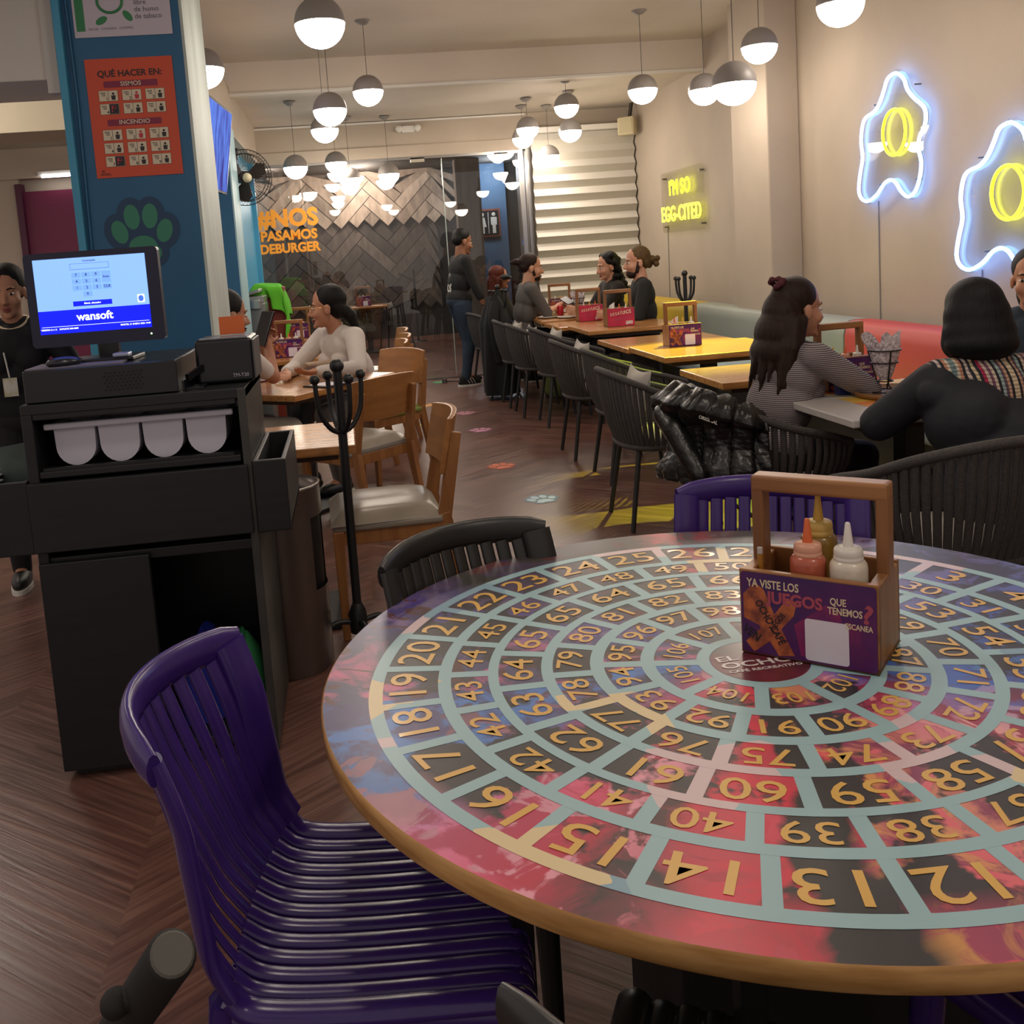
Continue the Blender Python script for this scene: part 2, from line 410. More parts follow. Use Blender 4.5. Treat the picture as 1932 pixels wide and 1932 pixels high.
lamp('far_wash', (.35, 17.2, 2.85), 75, (1, .86, .74), .3)  # wash and fill lamps added without fixtures to light the far room
lamp('far_wash', (-1.2, 16.6, 2.9), 45, (1, .86, .74), .3)
lamp('far_fill', (.4, 13.4, 2.9), 95, (1, .9, .8), .5)
lamp('restroom_fill', (2.75, 17.3, 2.8), 30, (.8, .9, 1), .2)  # added lamp with no fixture, brightens the restroom corner
lamp('staff_area_fill', (-2.6, 5.6, 2.6), 28, (1, .88, .8), .3)  # added lamp with no fixture, brightens the staff area

# ================================================================ PENDANTS
m_cap = mat('pendant_cap', '#8d8783', .45)
m_glow = bpy.data.materials.new('opal_glow'); m_glow.use_nodes = True
_N, _L = nt(m_glow); _b = _N['Principled BSDF']; _b.inputs['Base Color'].default_value = (1, 1, 1, 1)
_b.inputs['Emission Color'].default_value = (1, .87, .74, 1); _b.inputs['Emission Strength'].default_value = GLOBE
RG = .1175
def pendant(zc, ceil, label):
    t = thing('pendant_lamp', label, 'pendant lamp', (0, 0, zc), 0, 'half grey half white globe pendants')
    pr = [(RG*math.sin(a), RG*math.cos(a)) for a in [PI/2*(k/10) for k in range(11)]]
    MB().lathe(pr, (0, 0, 0), 32).lathe([(RG, 0), (RG, -.006), (RG*.985, -.006)], (0, 0, 0), 32).build('metal_cap', m_cap, t)
    pr = [(RG*.985*math.sin(a), RG*.985*math.cos(a)) for a in [PI/2+PI/2*(k/12)+.03 for k in range(12)]]+[(0, -RG*.985)]
    MB().lathe(pr, (0, 0, 0), 32).build('diffuser', m_glow, t)
    h = ceil-zc
    MB().tube([(0, 0, RG-.002), (0, 0, h-.02)], .0022, 6).build('cord', mat('cord_dark', '#3a3532', .6), t)
    MB().lathe([(0, h-.035), (.03, h-.03), (.06, h-.005), (.062, h)], (0, 0, 0), 20).build('canopy', m_cap, t)
    return t
PD = [(-.02, 4.7, 2.54, 'large globe pendant nearest at top centre left, hanging before the column'),
      (2.16, 5.2, 2.24, 'large low globe pendant at right overlapping the one behind it'),
      (2.84, 6.4, 2.66, 'globe pendant highest of the right cluster of three'),
      (2.76, 7.2, 2.52, 'globe pendant half hidden behind the large low right globe'),
      (2.61, 4.9, 2.56, 'globe pendant cut by the top edge above the neon fried eggs'),
      (-.01, 7.0, 2.50, 'globe pendant directly below the large nearest one at centre left'),
      (-.07, 8.5, 2.57, 'globe pendant mostly hidden under the one at centre left'),
      (-.72, 6.0, 2.62, 'globe pendant partly hidden by the edge of the blue column'),
      (.29, 7.7, 2.73, 'globe pendant with visible ceiling canopy right of centre left pair'),
      (2.48, 7.8, 2.64, 'globe pendant with ceiling canopy alone right of centre'),
      (-.39, 9.7, 2.39, 'globe pendant hanging before the glass above the orange lettering'),
      (0.0, 10.8, 2.52, 'small far globe pendant at the glass between two lower ones'),
      (.14, 10.9, 2.35, 'lower far globe pendant left of the bright wood cladding'),
      (.57, 11.0, 2.38, 'far globe pendant in front of the bright herringbone cladding'),
      (2.21, 9.3, 2.76, 'upper globe pendant of the stacked pair left of the blind'),
      (2.40, 10.0, 2.61, 'lower globe pendant of the stacked pair before the pleated blind'),
      (2.06, 10.8, 2.66, 'globe pendant just in front of another near the glass corner'),
      (2.02, 10.3, 2.70, 'globe pendant almost hidden behind the one at glass corner'),
      (2.36, 10.9, 2.46, 'lowest globe pendant before the left edge of the blind')]
for x, y, z, lb in PD:
    p = pendant(z, 3.25 if y < 9 else 3.0, lb); p.location = (x, y, z)
PD2 = [(.5, 13.6, 2.62, 'globe pendant glowing alone behind the glass near restroom sign'), ]
# ================================================================ ROUND GAME TABLE
TX, TY, TZ, TR = .611, 1.472, .75, .705
def art_mat():
    m = bpy.data.materials.new('painted_art'); m.use_nodes = True; N, L = nt(m); b = N['Principled BSDF']
    tc = N.new('ShaderNodeTexCoord'); sp = N.new('ShaderNodeSeparateXYZ')
    n1 = N.new('ShaderNodeTexNoise'); n1.inputs['Scale'].default_value = 5; n1.inputs['Detail'].default_value = 6; n1.inputs['Distortion'].default_value = .6
    L.new(tc.outputs['Object'], n1.inputs['Vector'])
    vm = N.new('ShaderNodeVectorMath'); vm.operation = 'MULTIPLY_ADD'; vm.inputs[1].default_value = (.16, .16, 0)
    L.new(n1.outputs['Color'], vm.inputs[0]); L.new(tc.outputs['Object'], vm.inputs[2])
    v2 = N.new('ShaderNodeVectorMath'); v2.operation = 'SUBTRACT'; v2.inputs[1].default_value = (.08, .08, 0); L.new(vm.outputs[0], v2.inputs[0])
    L.new(v2.outputs[0], sp.inputs[0])
    at = N.new('ShaderNodeMath'); at.operation = 'ARCTAN2'; L.new(sp.outputs[1], at.inputs[0]); L.new(sp.outputs[0], at.inputs[1])
    mr = N.new('ShaderNodeMapRange'); mr.inputs[1].default_value = -PI; mr.inputs[2].default_value = PI; L.new(at.outputs[0], mr.inputs[0])
    def ramp(st):
        r = N.new('ShaderNodeValToRGB'); e = r.color_ramp.elements
        while len(e) > 1: e.remove(e[-1])
        st = sorted(((a % 360+180) % 360/360, c) for a, c in st)
        e[0].position = st[0][0]; e[0].color = lin(st[0][1])
        for p, c in st[1:]: q = e.new(p); q.color = lin(c)
        L.new(mr.outputs[0], r.inputs[0]); return r.outputs[0]
    A = ramp([(0, '#2a2540'), (35, '#2c2a3c'), (70, '#3c3836'), (84, '#b23a48'), (92, '#46403c'), (128, '#3a3833'), (142, '#4a3a86'), (160, '#4a4668'), (182, '#4b4270'), (200, '#4f4a78'), (212, '#b03a66'), (228, '#c02f4a'), (236, '#33302f'), (240, '#d42c46'), (252.5, '#d42c48'), (253, '#2f2c2b'), (261, '#2c2a2c'), (261.5, '#b64060'), (275, '#8a3a5a'), (300, '#a83550'), (330, '#332c48')])  # art colours by angle; far-side greys put the grazing gloss into the colour
    B = ramp([(0, '#3b62b4'), (35, '#6a5a8a'), (70, '#6a5a60'), (90, '#4c4440'), (128, '#4a3c5c'), (150, '#7a6a92'), (170, '#c45f86'), (185, '#4f7cc0'), (205, '#4a78bc'), (214, '#e07aa4'), (226, '#d8486a'), (232, '#2c2a2c'), (240, '#c83850'), (252.5, '#c23448'), (253, '#2a2829'), (261, '#2a2829'), (262, '#d89850'), (295, '#d8708a'), (320, '#3f66b8')])
    n2 = N.new('ShaderNodeTexNoise'); n2.inputs['Scale'].default_value = 7; n2.inputs['Detail'].default_value = 8; n2.inputs['Roughness'].default_value = .62; n2.inputs['Distortion'].default_value = 1.2
    mp = N.new('ShaderNodeMapping'); mp.inputs['Location'].default_value = (3, 1, 5); L.new(tc.outputs['Object'], mp.inputs[0]); L.new(mp.outputs[0], n2.inputs['Vector'])
    r2 = N.new('ShaderNodeMapRange'); r2.inputs[1].default_value = .47; r2.inputs[2].default_value = .56; L.new(n2.outputs[0], r2.inputs[0])
    mx = N.new('ShaderNodeMix'); mx.data_type = 'RGBA'; L.new(r2.outputs[0], mx.inputs[0]); L.new(A, mx.inputs[6]); L.new(B, mx.inputs[7])
    n3 = N.new('ShaderNodeTexNoise'); n3.inputs['Scale'].default_value = 9; n3.inputs['Detail'].default_value = 7; n3.inputs['Distortion'].default_value = 2
    mp3 = N.new('ShaderNodeMapping'); mp3.inputs['Location'].default_value = (9, 2, 1); L.new(tc.outputs['Object'], mp3.inputs[0]); L.new(mp3.outputs[0], n3.inputs['Vector'])
    r3 = N.new('ShaderNodeMapRange'); r3.inputs[1].default_value = .56; r3.inputs[2].default_value = .6; L.new(n3.outputs[0], r3.inputs[0])
    m3 = N.new('ShaderNodeMix'); m3.data_type = 'RGBA'; L.new(r3.outputs[0], m3.inputs[0]); L.new(mx.outputs[2], m3.inputs[6])
    C3 = ramp([(0, '#232038'), (90, '#5a3030'), (180, '#2e2a44'), (230, '#e79aac'), (240, '#b42c42'), (252.5, '#d8405a'), (253, '#2c292a'), (261, '#2c292a'), (262, '#e0455a'), (300, '#e5a0a0'), (330, '#4a80c8')]); L.new(C3, m3.inputs[7])
    n4 = N.new('ShaderNodeTexNoise'); n4.inputs['Scale'].default_value = 4.5; n4.inputs['Detail'].default_value = 5; n4.inputs['Roughness'].default_value = .6
    mp4 = N.new('ShaderNodeMapping'); mp4.inputs['Location'].default_value = (2, 7, 3); L.new(tc.outputs['Object'], mp4.inputs[0]); L.new(mp4.outputs[0], n4.inputs['Vector'])
    r4 = N.new('ShaderNodeMapRange'); r4.inputs[1].default_value = .50; r4.inputs[2].default_value = .53; L.new(n4.outputs[0], r4.inputs[0])
    ln = N.new('ShaderNodeVectorMath'); ln.operation = 'LENGTH'; L.new(tc.outputs['Object'], ln.inputs[0])
    m5 = N.new('ShaderNodeMapRange'); m5.inputs[1].default_value = .6301; m5.inputs[2].default_value = 1.0; m5.inputs[3].default_value = 1; m5.inputs[4].default_value = .15
    sz = N.new('ShaderNodeSeparateXYZ'); L.new(tc.outputs['Object'], sz.inputs[0]); xy = N.new('ShaderNodeCombineXYZ'); L.new(sz.outputs[0], xy.inputs[0]); L.new(sz.outputs[1], xy.inputs[1]); L.new(xy.outputs[0], ln.inputs[0])
    m5.inputs[1].default_value = .60; m5.inputs[2].default_value = .64; L.new(ln.outputs['Value'], m5.inputs[0])
    mm = N.new('ShaderNodeMath'); mm.operation = 'MULTIPLY'; L.new(r4.outputs[0], mm.inputs[0]); L.new(m5.outputs[0], mm.inputs[1])
    m4 = N.new('ShaderNodeMix'); m4.data_type = 'RGBA'; L.new(mm.outputs[0], m4.inputs[0]); L.new(m3.outputs[2], m4.inputs[6]); m4.inputs[7].default_value = lin('#2f2b2e')
    L.new(m4.outputs[2], b.inputs['Base Color']); b.inputs['Roughness'].default_value = .42; b.inputs['Coat Weight'].default_value = .12; b.inputs['Coat Roughness'].default_value = .22
    return m
def band_mat():
    m = bpy.data.materials.new('printed_band'); m.use_nodes = True; N, L = nt(m); b = N['Principled BSDF']
    tc = N.new('ShaderNodeTexCoord'); v = N.new('ShaderNodeTexVoronoi'); v.distance = 'CHEBYCHEV'; v.inputs['Scale'].default_value = 7; L.new(tc.outputs['Object'], v.inputs['Vector'])
    sc = N.new('ShaderNodeSeparateColor'); L.new(v.outputs['Color'], sc.inputs[0])
    r = N.new('ShaderNodeValToRGB'); r.color_ramp.interpolation = 'CONSTANT'; L.new(sc.outputs[0], r.inputs[0]); e = r.color_ramp.elements
    e[0].color = lin('#97b9be'); e[1].position = .72; e[1].color = lin('#d3bcbe'); q = e.new(.86); q.color = lin('#dcc79a'); q = e.new(.93); q.color = lin('#83a3b4')
    L.new(r.outputs[0], b.inputs['Base Color']); b.inputs['Roughness'].default_value = .42; b.inputs['Coat Weight'].default_value = .12; b.inputs['Coat Roughness'].default_value = .22
    return m
gt = thing('round_table', 'large round table printed with a spiral board of gold numbers', 'table', (TX, TY, 0))
top = MB().lathe([(0, TZ-.031), (TR-.004, TZ-.031), (TR, TZ-.027), (TR, TZ-.003), (TR-.003, TZ)], (0, 0, 0), 128, 0)
top.lathe([(TR-.003, TZ), (0, TZ)], (0, 0, 0), 128, 1)
m_ply = mat('ply_edge', '#d3a265', .45, noise=1, col2='#b07f45', scale=5, stretch=(2, 2, 14))
ttop = top.build('tabletop', [m_ply, art_mat()], gt)
pr = MB(); OX, OY = -.003, -.025; Z0 = TZ+.0004; Z1 = TZ+.0006
def annulus(r0, r1, a0, a1, z, mi, n):
    vs_ = []; fs = []
    for k in range(n+1):
        a = a0+(a1-a0)*k/n
        vs_ += [(OX+r0*math.cos(a), OY+r0*math.sin(a), z), (OX+r1*math.cos(a), OY+r1*math.sin(a), z)]
    for k in range(n): fs.append((2*k, 2*k+1, 2*k+3, 2*k+2))
    pr.add(vs_, fs, mi)
rings = [(.518, .606, 13, 254.3, [str(i) for i in range(1, 28)], .084),
         (.437, .497, 39, 253.3, [str(i) for i in range(28, 43)]+['42']+[str(i) for i in range(43, 51)], .061),
         (.350, .420, 59, 264.3, [str(i) for i in range(51, 66)]+['65', '64', '65', '66'], .07),
         (.270, .331, 74, 269.5, [str(i) for i in range(67, 84)], .06),
         (.188, .248, 91, 252.0, [str(i) for i in range(84, 99)], .057),
         (.098, .166, 103, 268.0, [str(i) for i in range(99, 108)], .045)]
edges = [.628]+[r for g in rings for r in (g[1], g[0])]+[.078]
for i in range(0, len(edges), 2): annulus(edges[i+1], edges[i], 0, 2*PI, Z0, 0, 160)
for r0, r1, ref, ang, labs, size in rings:
    n = len(labs); st = 360/n; i0 = labs.index(str(ref)); hw = .0105
    for k in range(n):
        a = math.radians(ang-(k-i0)*st)
        rm = (r0+r1)/2; o = (OX+rm*math.cos(a), OY+rm*math.sin(a), Z1)
        rad = (math.cos(a), math.sin(a), 0); tg = (math.sin(a), -math.cos(a), 0)
        pr.text(labs[k], size*1.02, frame(o, tg, (0, 0, 1)), 1, .0001, bold=.004, sx=1.2 if len(labs[k]) < 3 else 1.0)
        b_ = a+math.radians(st/2); c, s = math.cos(b_), math.sin(b_)
        q = [(OX+r*c-w*s, OY+r*s+w*c, Z0-.0001) for r, w in ((r0-.002, -hw), (r1+.002, -hw), (r1+.002, hw), (r0-.002, hw))]
        pr.add(q, [(0, 1, 2, 3)], 0)
pr.lathe([(.077, TZ+.0003), (0, TZ+.0003)], (OX, OY, 0), 64, 3)
for st, sz, dx, dy, sx in (('EL', .025, -.066, .018, 1.5), ('OCHO_', .028, -.066, -.008, 1.4), ('CAFÉ RECREATIVO', .0115, -.062, -.03, 1.25)):
    pr.text(st, sz, frame((OX+dx, OY+dy, Z1), (1, .03, 0), (0, 0, 1)), 2, .0003, bold=.02, sx=sx, align='LEFT')
pr.build('game_print', [band_mat(), mat('gold_print', '#dcae58', .35, coat=.3), mat('white_print', '#d8d0cc', .35), mat('disc_print', '#2b2426', .3, noise=1, col2='#7a2c3a', scale=6, coat=.3)], gt)
m_black = mat('black_steel', '#121213', .45)
for a in (200, 245, 20, 65):
    x, y = .46*math.cos(math.radians(a)), .46*math.sin(math.radians(a))
    MB().bar((x, y, TZ-.03), (x*1.02, y*1.02, 0), .034, .034).build('leg', m_black, gt, bevel=.004)
cb = MB().box((.05, -.02, .36), (.5, .3, .70)).build('center_box', mat('black_board', '#0d0c0d', .6), gt, bevel=.005)

# ================================================================ CADDIES AND BOTTLES
m_cw = wood('caddy_wood', '#9a6a3e', '#7c4f2b', 'x', .4, 3)
m_cwz = wood('caddy_wood_up', '#96683e', '#7a4e2c', 'z', .4, 3)
m_purple = mat('purple_print', '#3a1a58', .35, noise=1, col2='#5a1a5e', scale=9)
m_mag = mat('magenta_print', '#8e1f5c', .4, noise=1, col2='#5a1a5a', scale=16)
m_oran = mat('orange_print', '#c2683a', .4, noise=1, col2='#7a3a2c', scale=60)
m_redp = mat('red_print', '#b02448', .35, noise=1, col2='#c62d4c', scale=12)
m_cream = mat('cream_print', '#dcc8a8', .4)
m_salm = mat('salmon_print', '#a8485c', .4)
m_sheet = mat('sticker_white', '#dcd6e0', .4)
def caddy(label, loc, rz, kind, sc=1.0, group='wooden condiment caddies'):
    w, d, h, t = .213*sc, .145*sc, .142*sc, .012*sc
    c = thing('condiment_caddy', label, 'caddy', loc, rz, group)
    b = MB(); b.box((0, 0, t/2), (w, d, t)); b.box((0, -d/2+t/2, h/2), (w, t, h)); b.box((0, d/2-t/2, h*.5), (w, t, h))
    b.build('box', m_cw, c, bevel=.002)
    uh = .28*sc; uw = .05*sc
    for s in (-1, 1):
        x = s*(w/2-t*.75); e = MB()
        e.box((x, 0, (h-.004)/2), (t*1.5, d-.002, h-.004))
        e.box((x, .018*sc, h+(uh-h)/2-.01), (t*1.6, uw*.75, uh-h+.02))
        e.build('end_panel', m_cwz, c, bevel=.003)
    MB().box((0, .018*sc, uh-.013*sc), (w+.002, uw*.8, .028*sc)).build('handle', m_cw, c, bevel=.006, seg=3)
    g = MB(); F = frame((0, -d/2-.0012, h*.5), (1, 0, 0), (0, -1, 0)); W_ = w*.975; H_ = h*.95
    def T(st, x, y, s, mi, sx=1, rot=0, bold=.02, al='CENTER'):
        g.text(st, s*sc, F @ Matrix.Translation((x*sc, y*sc, .0008)) @ Matrix.Rotation(rot, 4, 'Z'), mi, .0003*sc, bold, sx, al)
    g.prism(rrect(W_, H_, .006*sc), -.001, .0004, 0, F)
    if kind == 'games':
        mats = [m_purple, m_mag, m_oran, m_cream, m_salm, m_sheet, mat('print_black', '#1d1220', .4)]
        g.prism([(x*sc, y*sc) for x, y in ((-.1, .03), (-.08, .052), (-.066, .04), (-.05, .0), (-.02, -.062), (-.045, -.066), (-.075, -.02), (-.1, -.01))], 0, .0006, 2, F)
        g.prism([(x*sc, y*sc) for x, y in ((-.03, .03), (-.014, .028), (-.02, .004), (-.06, -.045), (-.085, -.066), (-.098, -.05), (-.06, -.01))], 0, .0007, 2, F)
        T('OCHO CAFÉ', -.058, -.012, .017, 6, .8, -1.05); T('JUEGOS', -.046, -.01, .013, 6, .8, .95); T('VEN', -.088, -.035, .02, 6, .8, -.6)
        g.prism([(x*sc, y*sc) for x, y in ((-.02, -.01), (.03, .03), (.05, .02), (.06, -.03), (.02, -.055), (-.01, -.06))], 0, .0005, 1, F)
        g.prism([(x*sc, y*sc) for x, y in ((.062, .008), (.082, .0), (.083, -.025), (.094, -.04), (.082, -.05), (.085, -.064), (.07, -.05), (.064, -.03), (.055, -.02))], 0, .0006, 1, F)
        T('YA VISTE LOS', -.052, .05, .019, 3, .72); T('JUEGOS', -.018, .029, .026, 4, .95, 0, .04)
        T('QUE', .048, .037, .016, 3, .75); T('TENEMOS', .058, .022, .016, 3, .72); T('?', .091, .022, .04, 4, 1.1, -.15, .03); T('ESCANEA', .078, .001, .0125, 3, .75)
        g.prism([(x+.03*sc, y-.03*sc) for x, y in rrect(.066*sc, .068*sc, .005*sc)], 0, .0009, 5, F)
    else:
        mats = [m_redp, m_mag, m_oran, m_cream, m_salm, m_sheet, m_white]
        T('con', -.06, .052, .016, 2, 1, .05)
        for i, ch in enumerate('DESAYUNOS'): T(ch, -.075+i*.0185, .022+i*.0022, .03+i*.0016, 3, .75, .06)
        T('PAQUETE POR', .0, -.014, .022, 4, 1.05, .08); T('$80', .062, -.045, .034, 6, 1.05, 0, .05)
        g.box((-.02*sc, -.04*sc, .0006), (.13*sc, .0015*sc, .0006), 4, 0, F)
    g.build('front_print', mats, c)
    return c
def bottle_mats(n, col, fill): return mat('sauce_'+n, col, .3, trans=0, coat=.2), mat('nozzle_'+n, fill, .35)
BK = {'mustard': ('#8a6a24', '#c79a3a', 'mustard'), 'orange': ('#b5593f', '#d2622f', 'orange-red sauce'), 'white': ('#d9cfbd', '#ded8cf', 'white sauce')}
def bottle(kind, loc, label, h=.2, r=.031, group=None):
    a, b2, _ = BK[kind]
    t = thing('squeeze_bottle', label, 'sauce bottle', loc, 0, group)
    MB().lathe([(0, 0), (r*.92, 0), (r, .006), (r, h*.66), (r*.97, h*.69), (r*.84, h*.715), (r*.74, h*.72)], (0, 0, 0), 24).build('body', mat('sauce_'+kind, a, .28, noise=.25, scale=18, coat=.3), t)
    MB().lathe([(r*.74, h*.715), (r*.78, h*.72), (r*.78, h*.745), (r*.74, h*.75), (r*.76, h*.755), (r*.76, h*.79), (r*.7, h*.81), (r*.28, h*.82)], (0, 0, 0), 24).build('collar', mat('collar_'+kind, {'mustard': '#c9a85a', 'orange': '#d39a80', 'white': '#d6d0c6'}[kind], .35), t)
    MB().lathe([(r*.3, h*.81), (r*.25, h*.86), (r*.14, h*.99), (r*.1, h), (0, h)], (0, 0, 0), 14).build('nozzle', mat('noz_'+kind, b2, .4), t)
    return t
ca = math.radians(-41.8)
cc_ = Vector((.593, 1.492, TZ+.001))+Vector((.0795, -.071, 0))+Vector((.0505, .0485, 0))
caddy('wooden condiment caddy on the round number table, purple games print in front', cc_, ca, 'games')
def cpos(x, y, z=.012): return cc_+Matrix.Rotation(ca, 3, 'Z') @ Vector((x, y, z))
bottle('white', cpos(.054, -.03), 'white sauce squeeze bottle at the right of the nearest caddy', .212, .0285)
bottle('orange', cpos(-.008, -.03), 'orange-red sauce squeeze bottle in the middle of the nearest caddy', .212, .028)
bottle('mustard', cpos(-.008, .034), 'mustard squeeze bottle behind the orange one in the nearest caddy', .236, .029)
pc = thing('pencil', 'short pencil standing in the left corner of the nearest caddy', 'pencil', cpos(-.085, -.03), 0)
MB().tube([(0, 0, 0), (0, .0, .145)], .0045, 6).build('shaft', mat('pencil_yellow', '#a8762c', .4), pc)
MB().tube([(0, 0, .1452), (0, 0, .155)], .0046, 8).build('eraser', mat('eraser_grey', '#b8b2ae', .6), pc)

# ================================================================ PLASTIC SLATTED CHAIRS
def plastic_chair(label, loc, rz, m, group=None):
    t = thing('slatted_chair', label, 'chair', loc, rz, group)
    hw = .215
    seatP = [(.215, .425), (.212, .445), (.19, .456), (.1, .452), (0, .447), (-.1, .447), (-.16, .455), (-.2, .478)]
    backP = [(-.2, .478), (-.235, .525), (-.258, .58), (-.286, .65), (-.312, .72), (-.334, .79)]
    def P(x, prof, k=1.0):
        c = (x/hw)**2; out = []
        for y, z in prof:
            f = min(1, max(0, (z-.46)/.25))
            out.append((x*(1-.05*f), y+.08*c*f*k+.012*c*(1 if z > .46 else 0), z))
        return spline(out, 4)
    sb = MB(); bb = MB(); n = 11; pitch = .0335
    for i in range(n):
        x = (i-(n-1)/2)*pitch
        sb.tube(P(x, seatP), .0150, 10, flat=.5, up=(1, 0, 0))
        sl = .152*x/hw**2; bb.tube(P(x, backP), .0143*math.sqrt(1+sl*sl), 10, flat=.3, up=(1, sl, 0))
    for s in (-1, 1):
        sb.tube(P(s*.205, seatP), .022, 10, flat=.65, up=(1, 0, 0))
        bb.tube(P(s*.203, backP[:-1]+[(-.338, .808)]), [.03]*14+[.034]*7 if False else .033, 12, flat=.36, up=(1, s*.68, 0))
    rail = []
    for k in range(17):
        x = -.222+.444*k/16; c = (x/hw)**2
        rail.append((x*.965, -.341+.088*c, .814-.010*c*c))
    bb.tube(rail, [.024]+[.03]*15+[.024], 12, flat=.42, up=(0, 0, 1))
    fr = [(-.2+.4*k/10, .205-.006*abs(k-5)/5, .436) for k in range(11)]; sb.tube(fr, .022, 10, flat=.7, up=(0, 0, 1))
    sb.tube([(-.2+.4*k/6, -.19, .452) for k in range(7)], .016, 8)
    for s in (-1, 1): sb.tube([(s*.212, .19, .432), (s*.212, -.18, .442)], .02, 8, flat=.5, up=(0, 0, 1))
    sb.build('seat', m, t); bb.build('backrest', m, t)
    for sx in (-1, 1):
        MB().tube([(sx*.2, .19, .44), (sx*.205, .2, .25), (sx*.21, .212, 0)], [.024, .02, .016], 10).build('leg', m, t)
        MB().tube([(sx*.2, -.19, .47), (sx*.205, -.22, .25), (sx*.215, -.265, 0)], [.024, .02, .016], 10).build('leg', m, t)
    return t
m_pp = mat('purple_plastic', '#3c2472', .26, noise=.08, scale=30)
m_bp = mat('charcoal_plastic', '#232322', .35)
ch0 = plastic_chair('purple slatted plastic chair in the left foreground facing the round table', (-.022, 1.40, 0), math.radians(-98), m_pp, 'slatted chairs round the number table')
plastic_chair('black slatted plastic chair tucked under the far left of the round table', (.33, 1.79, 0), math.radians(209), m_bp, 'slatted chairs round the number table')
plastic_chair('purple slatted plastic chair tucked behind the table, beyond the wooden caddy', (.835, 1.955, 0), math.radians(152), m_pp, 'slatted chairs round the number table')
plastic_chair('charcoal slatted chair at the very bottom edge, nearest the camera', (.385, .866, 0), math.radians(-27), m_bp, 'slatted chairs round the number table')
plastic_chair('purple slatted chair mostly hidden under the lower right of the table', (.96, 1.04, 0), math.radians(20), m_pp, 'slatted chairs round the number table')
# ================================================================ TILL STAND
m_bw = mat('black_stained_wood', '#0e0f12', .5, noise=1, col2='#16171b', scale=4, stretch=(1, 8, 12))
m_edge = mat('black_side_lit', '#3d3d3a', .45, noise=.4, scale=8)  # side of the black stand greyed, light falling on it put into the colour
ps = thing('till_stand', 'tall black wooden till stand with open shelf, side bins and one door', 'till stand', (0, 0, 0))
c = MB(); y0, y1 = 2.80, 3.28; ym = (y0+y1)/2; D = y1-y0
c.box((-.62, ym, 1.088), (.62, D, .03))                       # top
c.box((-.915, ym, .55), (.03, D, 1.05)); c.box((-.618, y1-.01, .55), (.60, .02, 1.05))
c.box((-.62, ym, .900), (.56, D-.01, .02)); c.box((-.62, ym, .645), (.58, D-.02, .03)); c.box((-.62, ym, .06), (.58, D-.02, .03))
c.box((-.62, y0+.012, 1.067), (.56, .02, .02))
c.build('carcass', m_bw, ps, bevel=.003)
MB().box((-.322, ym, .56), (.024, D+.004, 1.085)).build('side_panel', m_edge, ps, bevel=.003)
MB().box((-.627, y0-.006, .782), (.61, .022, .2)).build('drawer', m_bw, ps, bevel=.003)
MB().box((-.775, y0-.004, .34), (.305, .02, .62)).build('door', m_bw, ps, bevel=.003)
MB().box((-.625, y0+.02, .908), (.53, .012, .02)).build('shelf_lip', m_bw, ps)
for nm, x0, x1 in (('right', -.309, -.215), ('left', -1.06, -.932)):
    b = MB(); xc, w = (x0+x1)/2, x1-x0
    b.box((xc, y0-.002, .785), (w, .018, .21)); b.box((xc, y1, .785), (w, .018, .21)); b.box((x0+.007, ym, .785), (.014, D, .21)); b.box((x1-.007, ym, .785), (.014, D, .21)); b.box((xc, ym, .69), (w, D, .015))
    b.build('side_bin', [m_bw], ps, bevel=.003)
MB().box((-.612, 2.92, .018), (.58, .2, .03)).build('plinth', m_black, ps)
# white four-cup tray on the shelf
tr = thing('cutlery_tray', 'white plastic tray of four round-bottomed cups on the till shelf', 'tray', (-.62, 2.93, .913))
m_tr = mat('white_plastic', '#c4c2cf', .4)
for i in range(4):
    x = -.185+i*.123; q = MB()
    prof = [(-.057, .115)]+[(-.055*math.cos(PI*k/12), .055-.055*math.sin(PI*k/12)) for k in range(13)]+[(.057, .115)]
    q.grid([[(x+px, -.075, pz) for px, pz in prof], [(x+px, .085, pz) for px, pz in prof]], 0, True)
    q.add([(x+px, -.075, pz) for px, pz in prof], [tuple(range(15))], 0); q.add([(x+px, .085, pz) for px, pz in prof], [tuple(range(14, -1, -1))], 0)
    q.build('cup', m_tr, tr)
rm = MB(); rm.box((0, -.083, .118), (.53, .018, .018)).box((0, .09, .118), (.53, .018, .018))
for i in range(5): rm.box((-.247+i*.1235, .004, .118), (.02, .17, .012))
rm.build('rim', m_tr, tr, bevel=.005, seg=3)
# cash drawer / computer box under the monitor
cpu = thing('computer_box', 'flat black computer box under the till monitor', 'computer', (-.705, 3.02, 1.104))
m_gb = mat('gloss_black', '#0e0f16', .3)
MB().box((0, 0, .046), (.42, .42, .092)).build('case', m_gb, cpu, bevel=.004)
v = MB()
for i in range(9):
    for j in range(6): v.box((.01+i*.012+(j % 2)*.006, -.2112, .022+j*.0095), (.006, .003, .005))
v.build('vent', mat('vent_black', '#050506', .5), cpu)
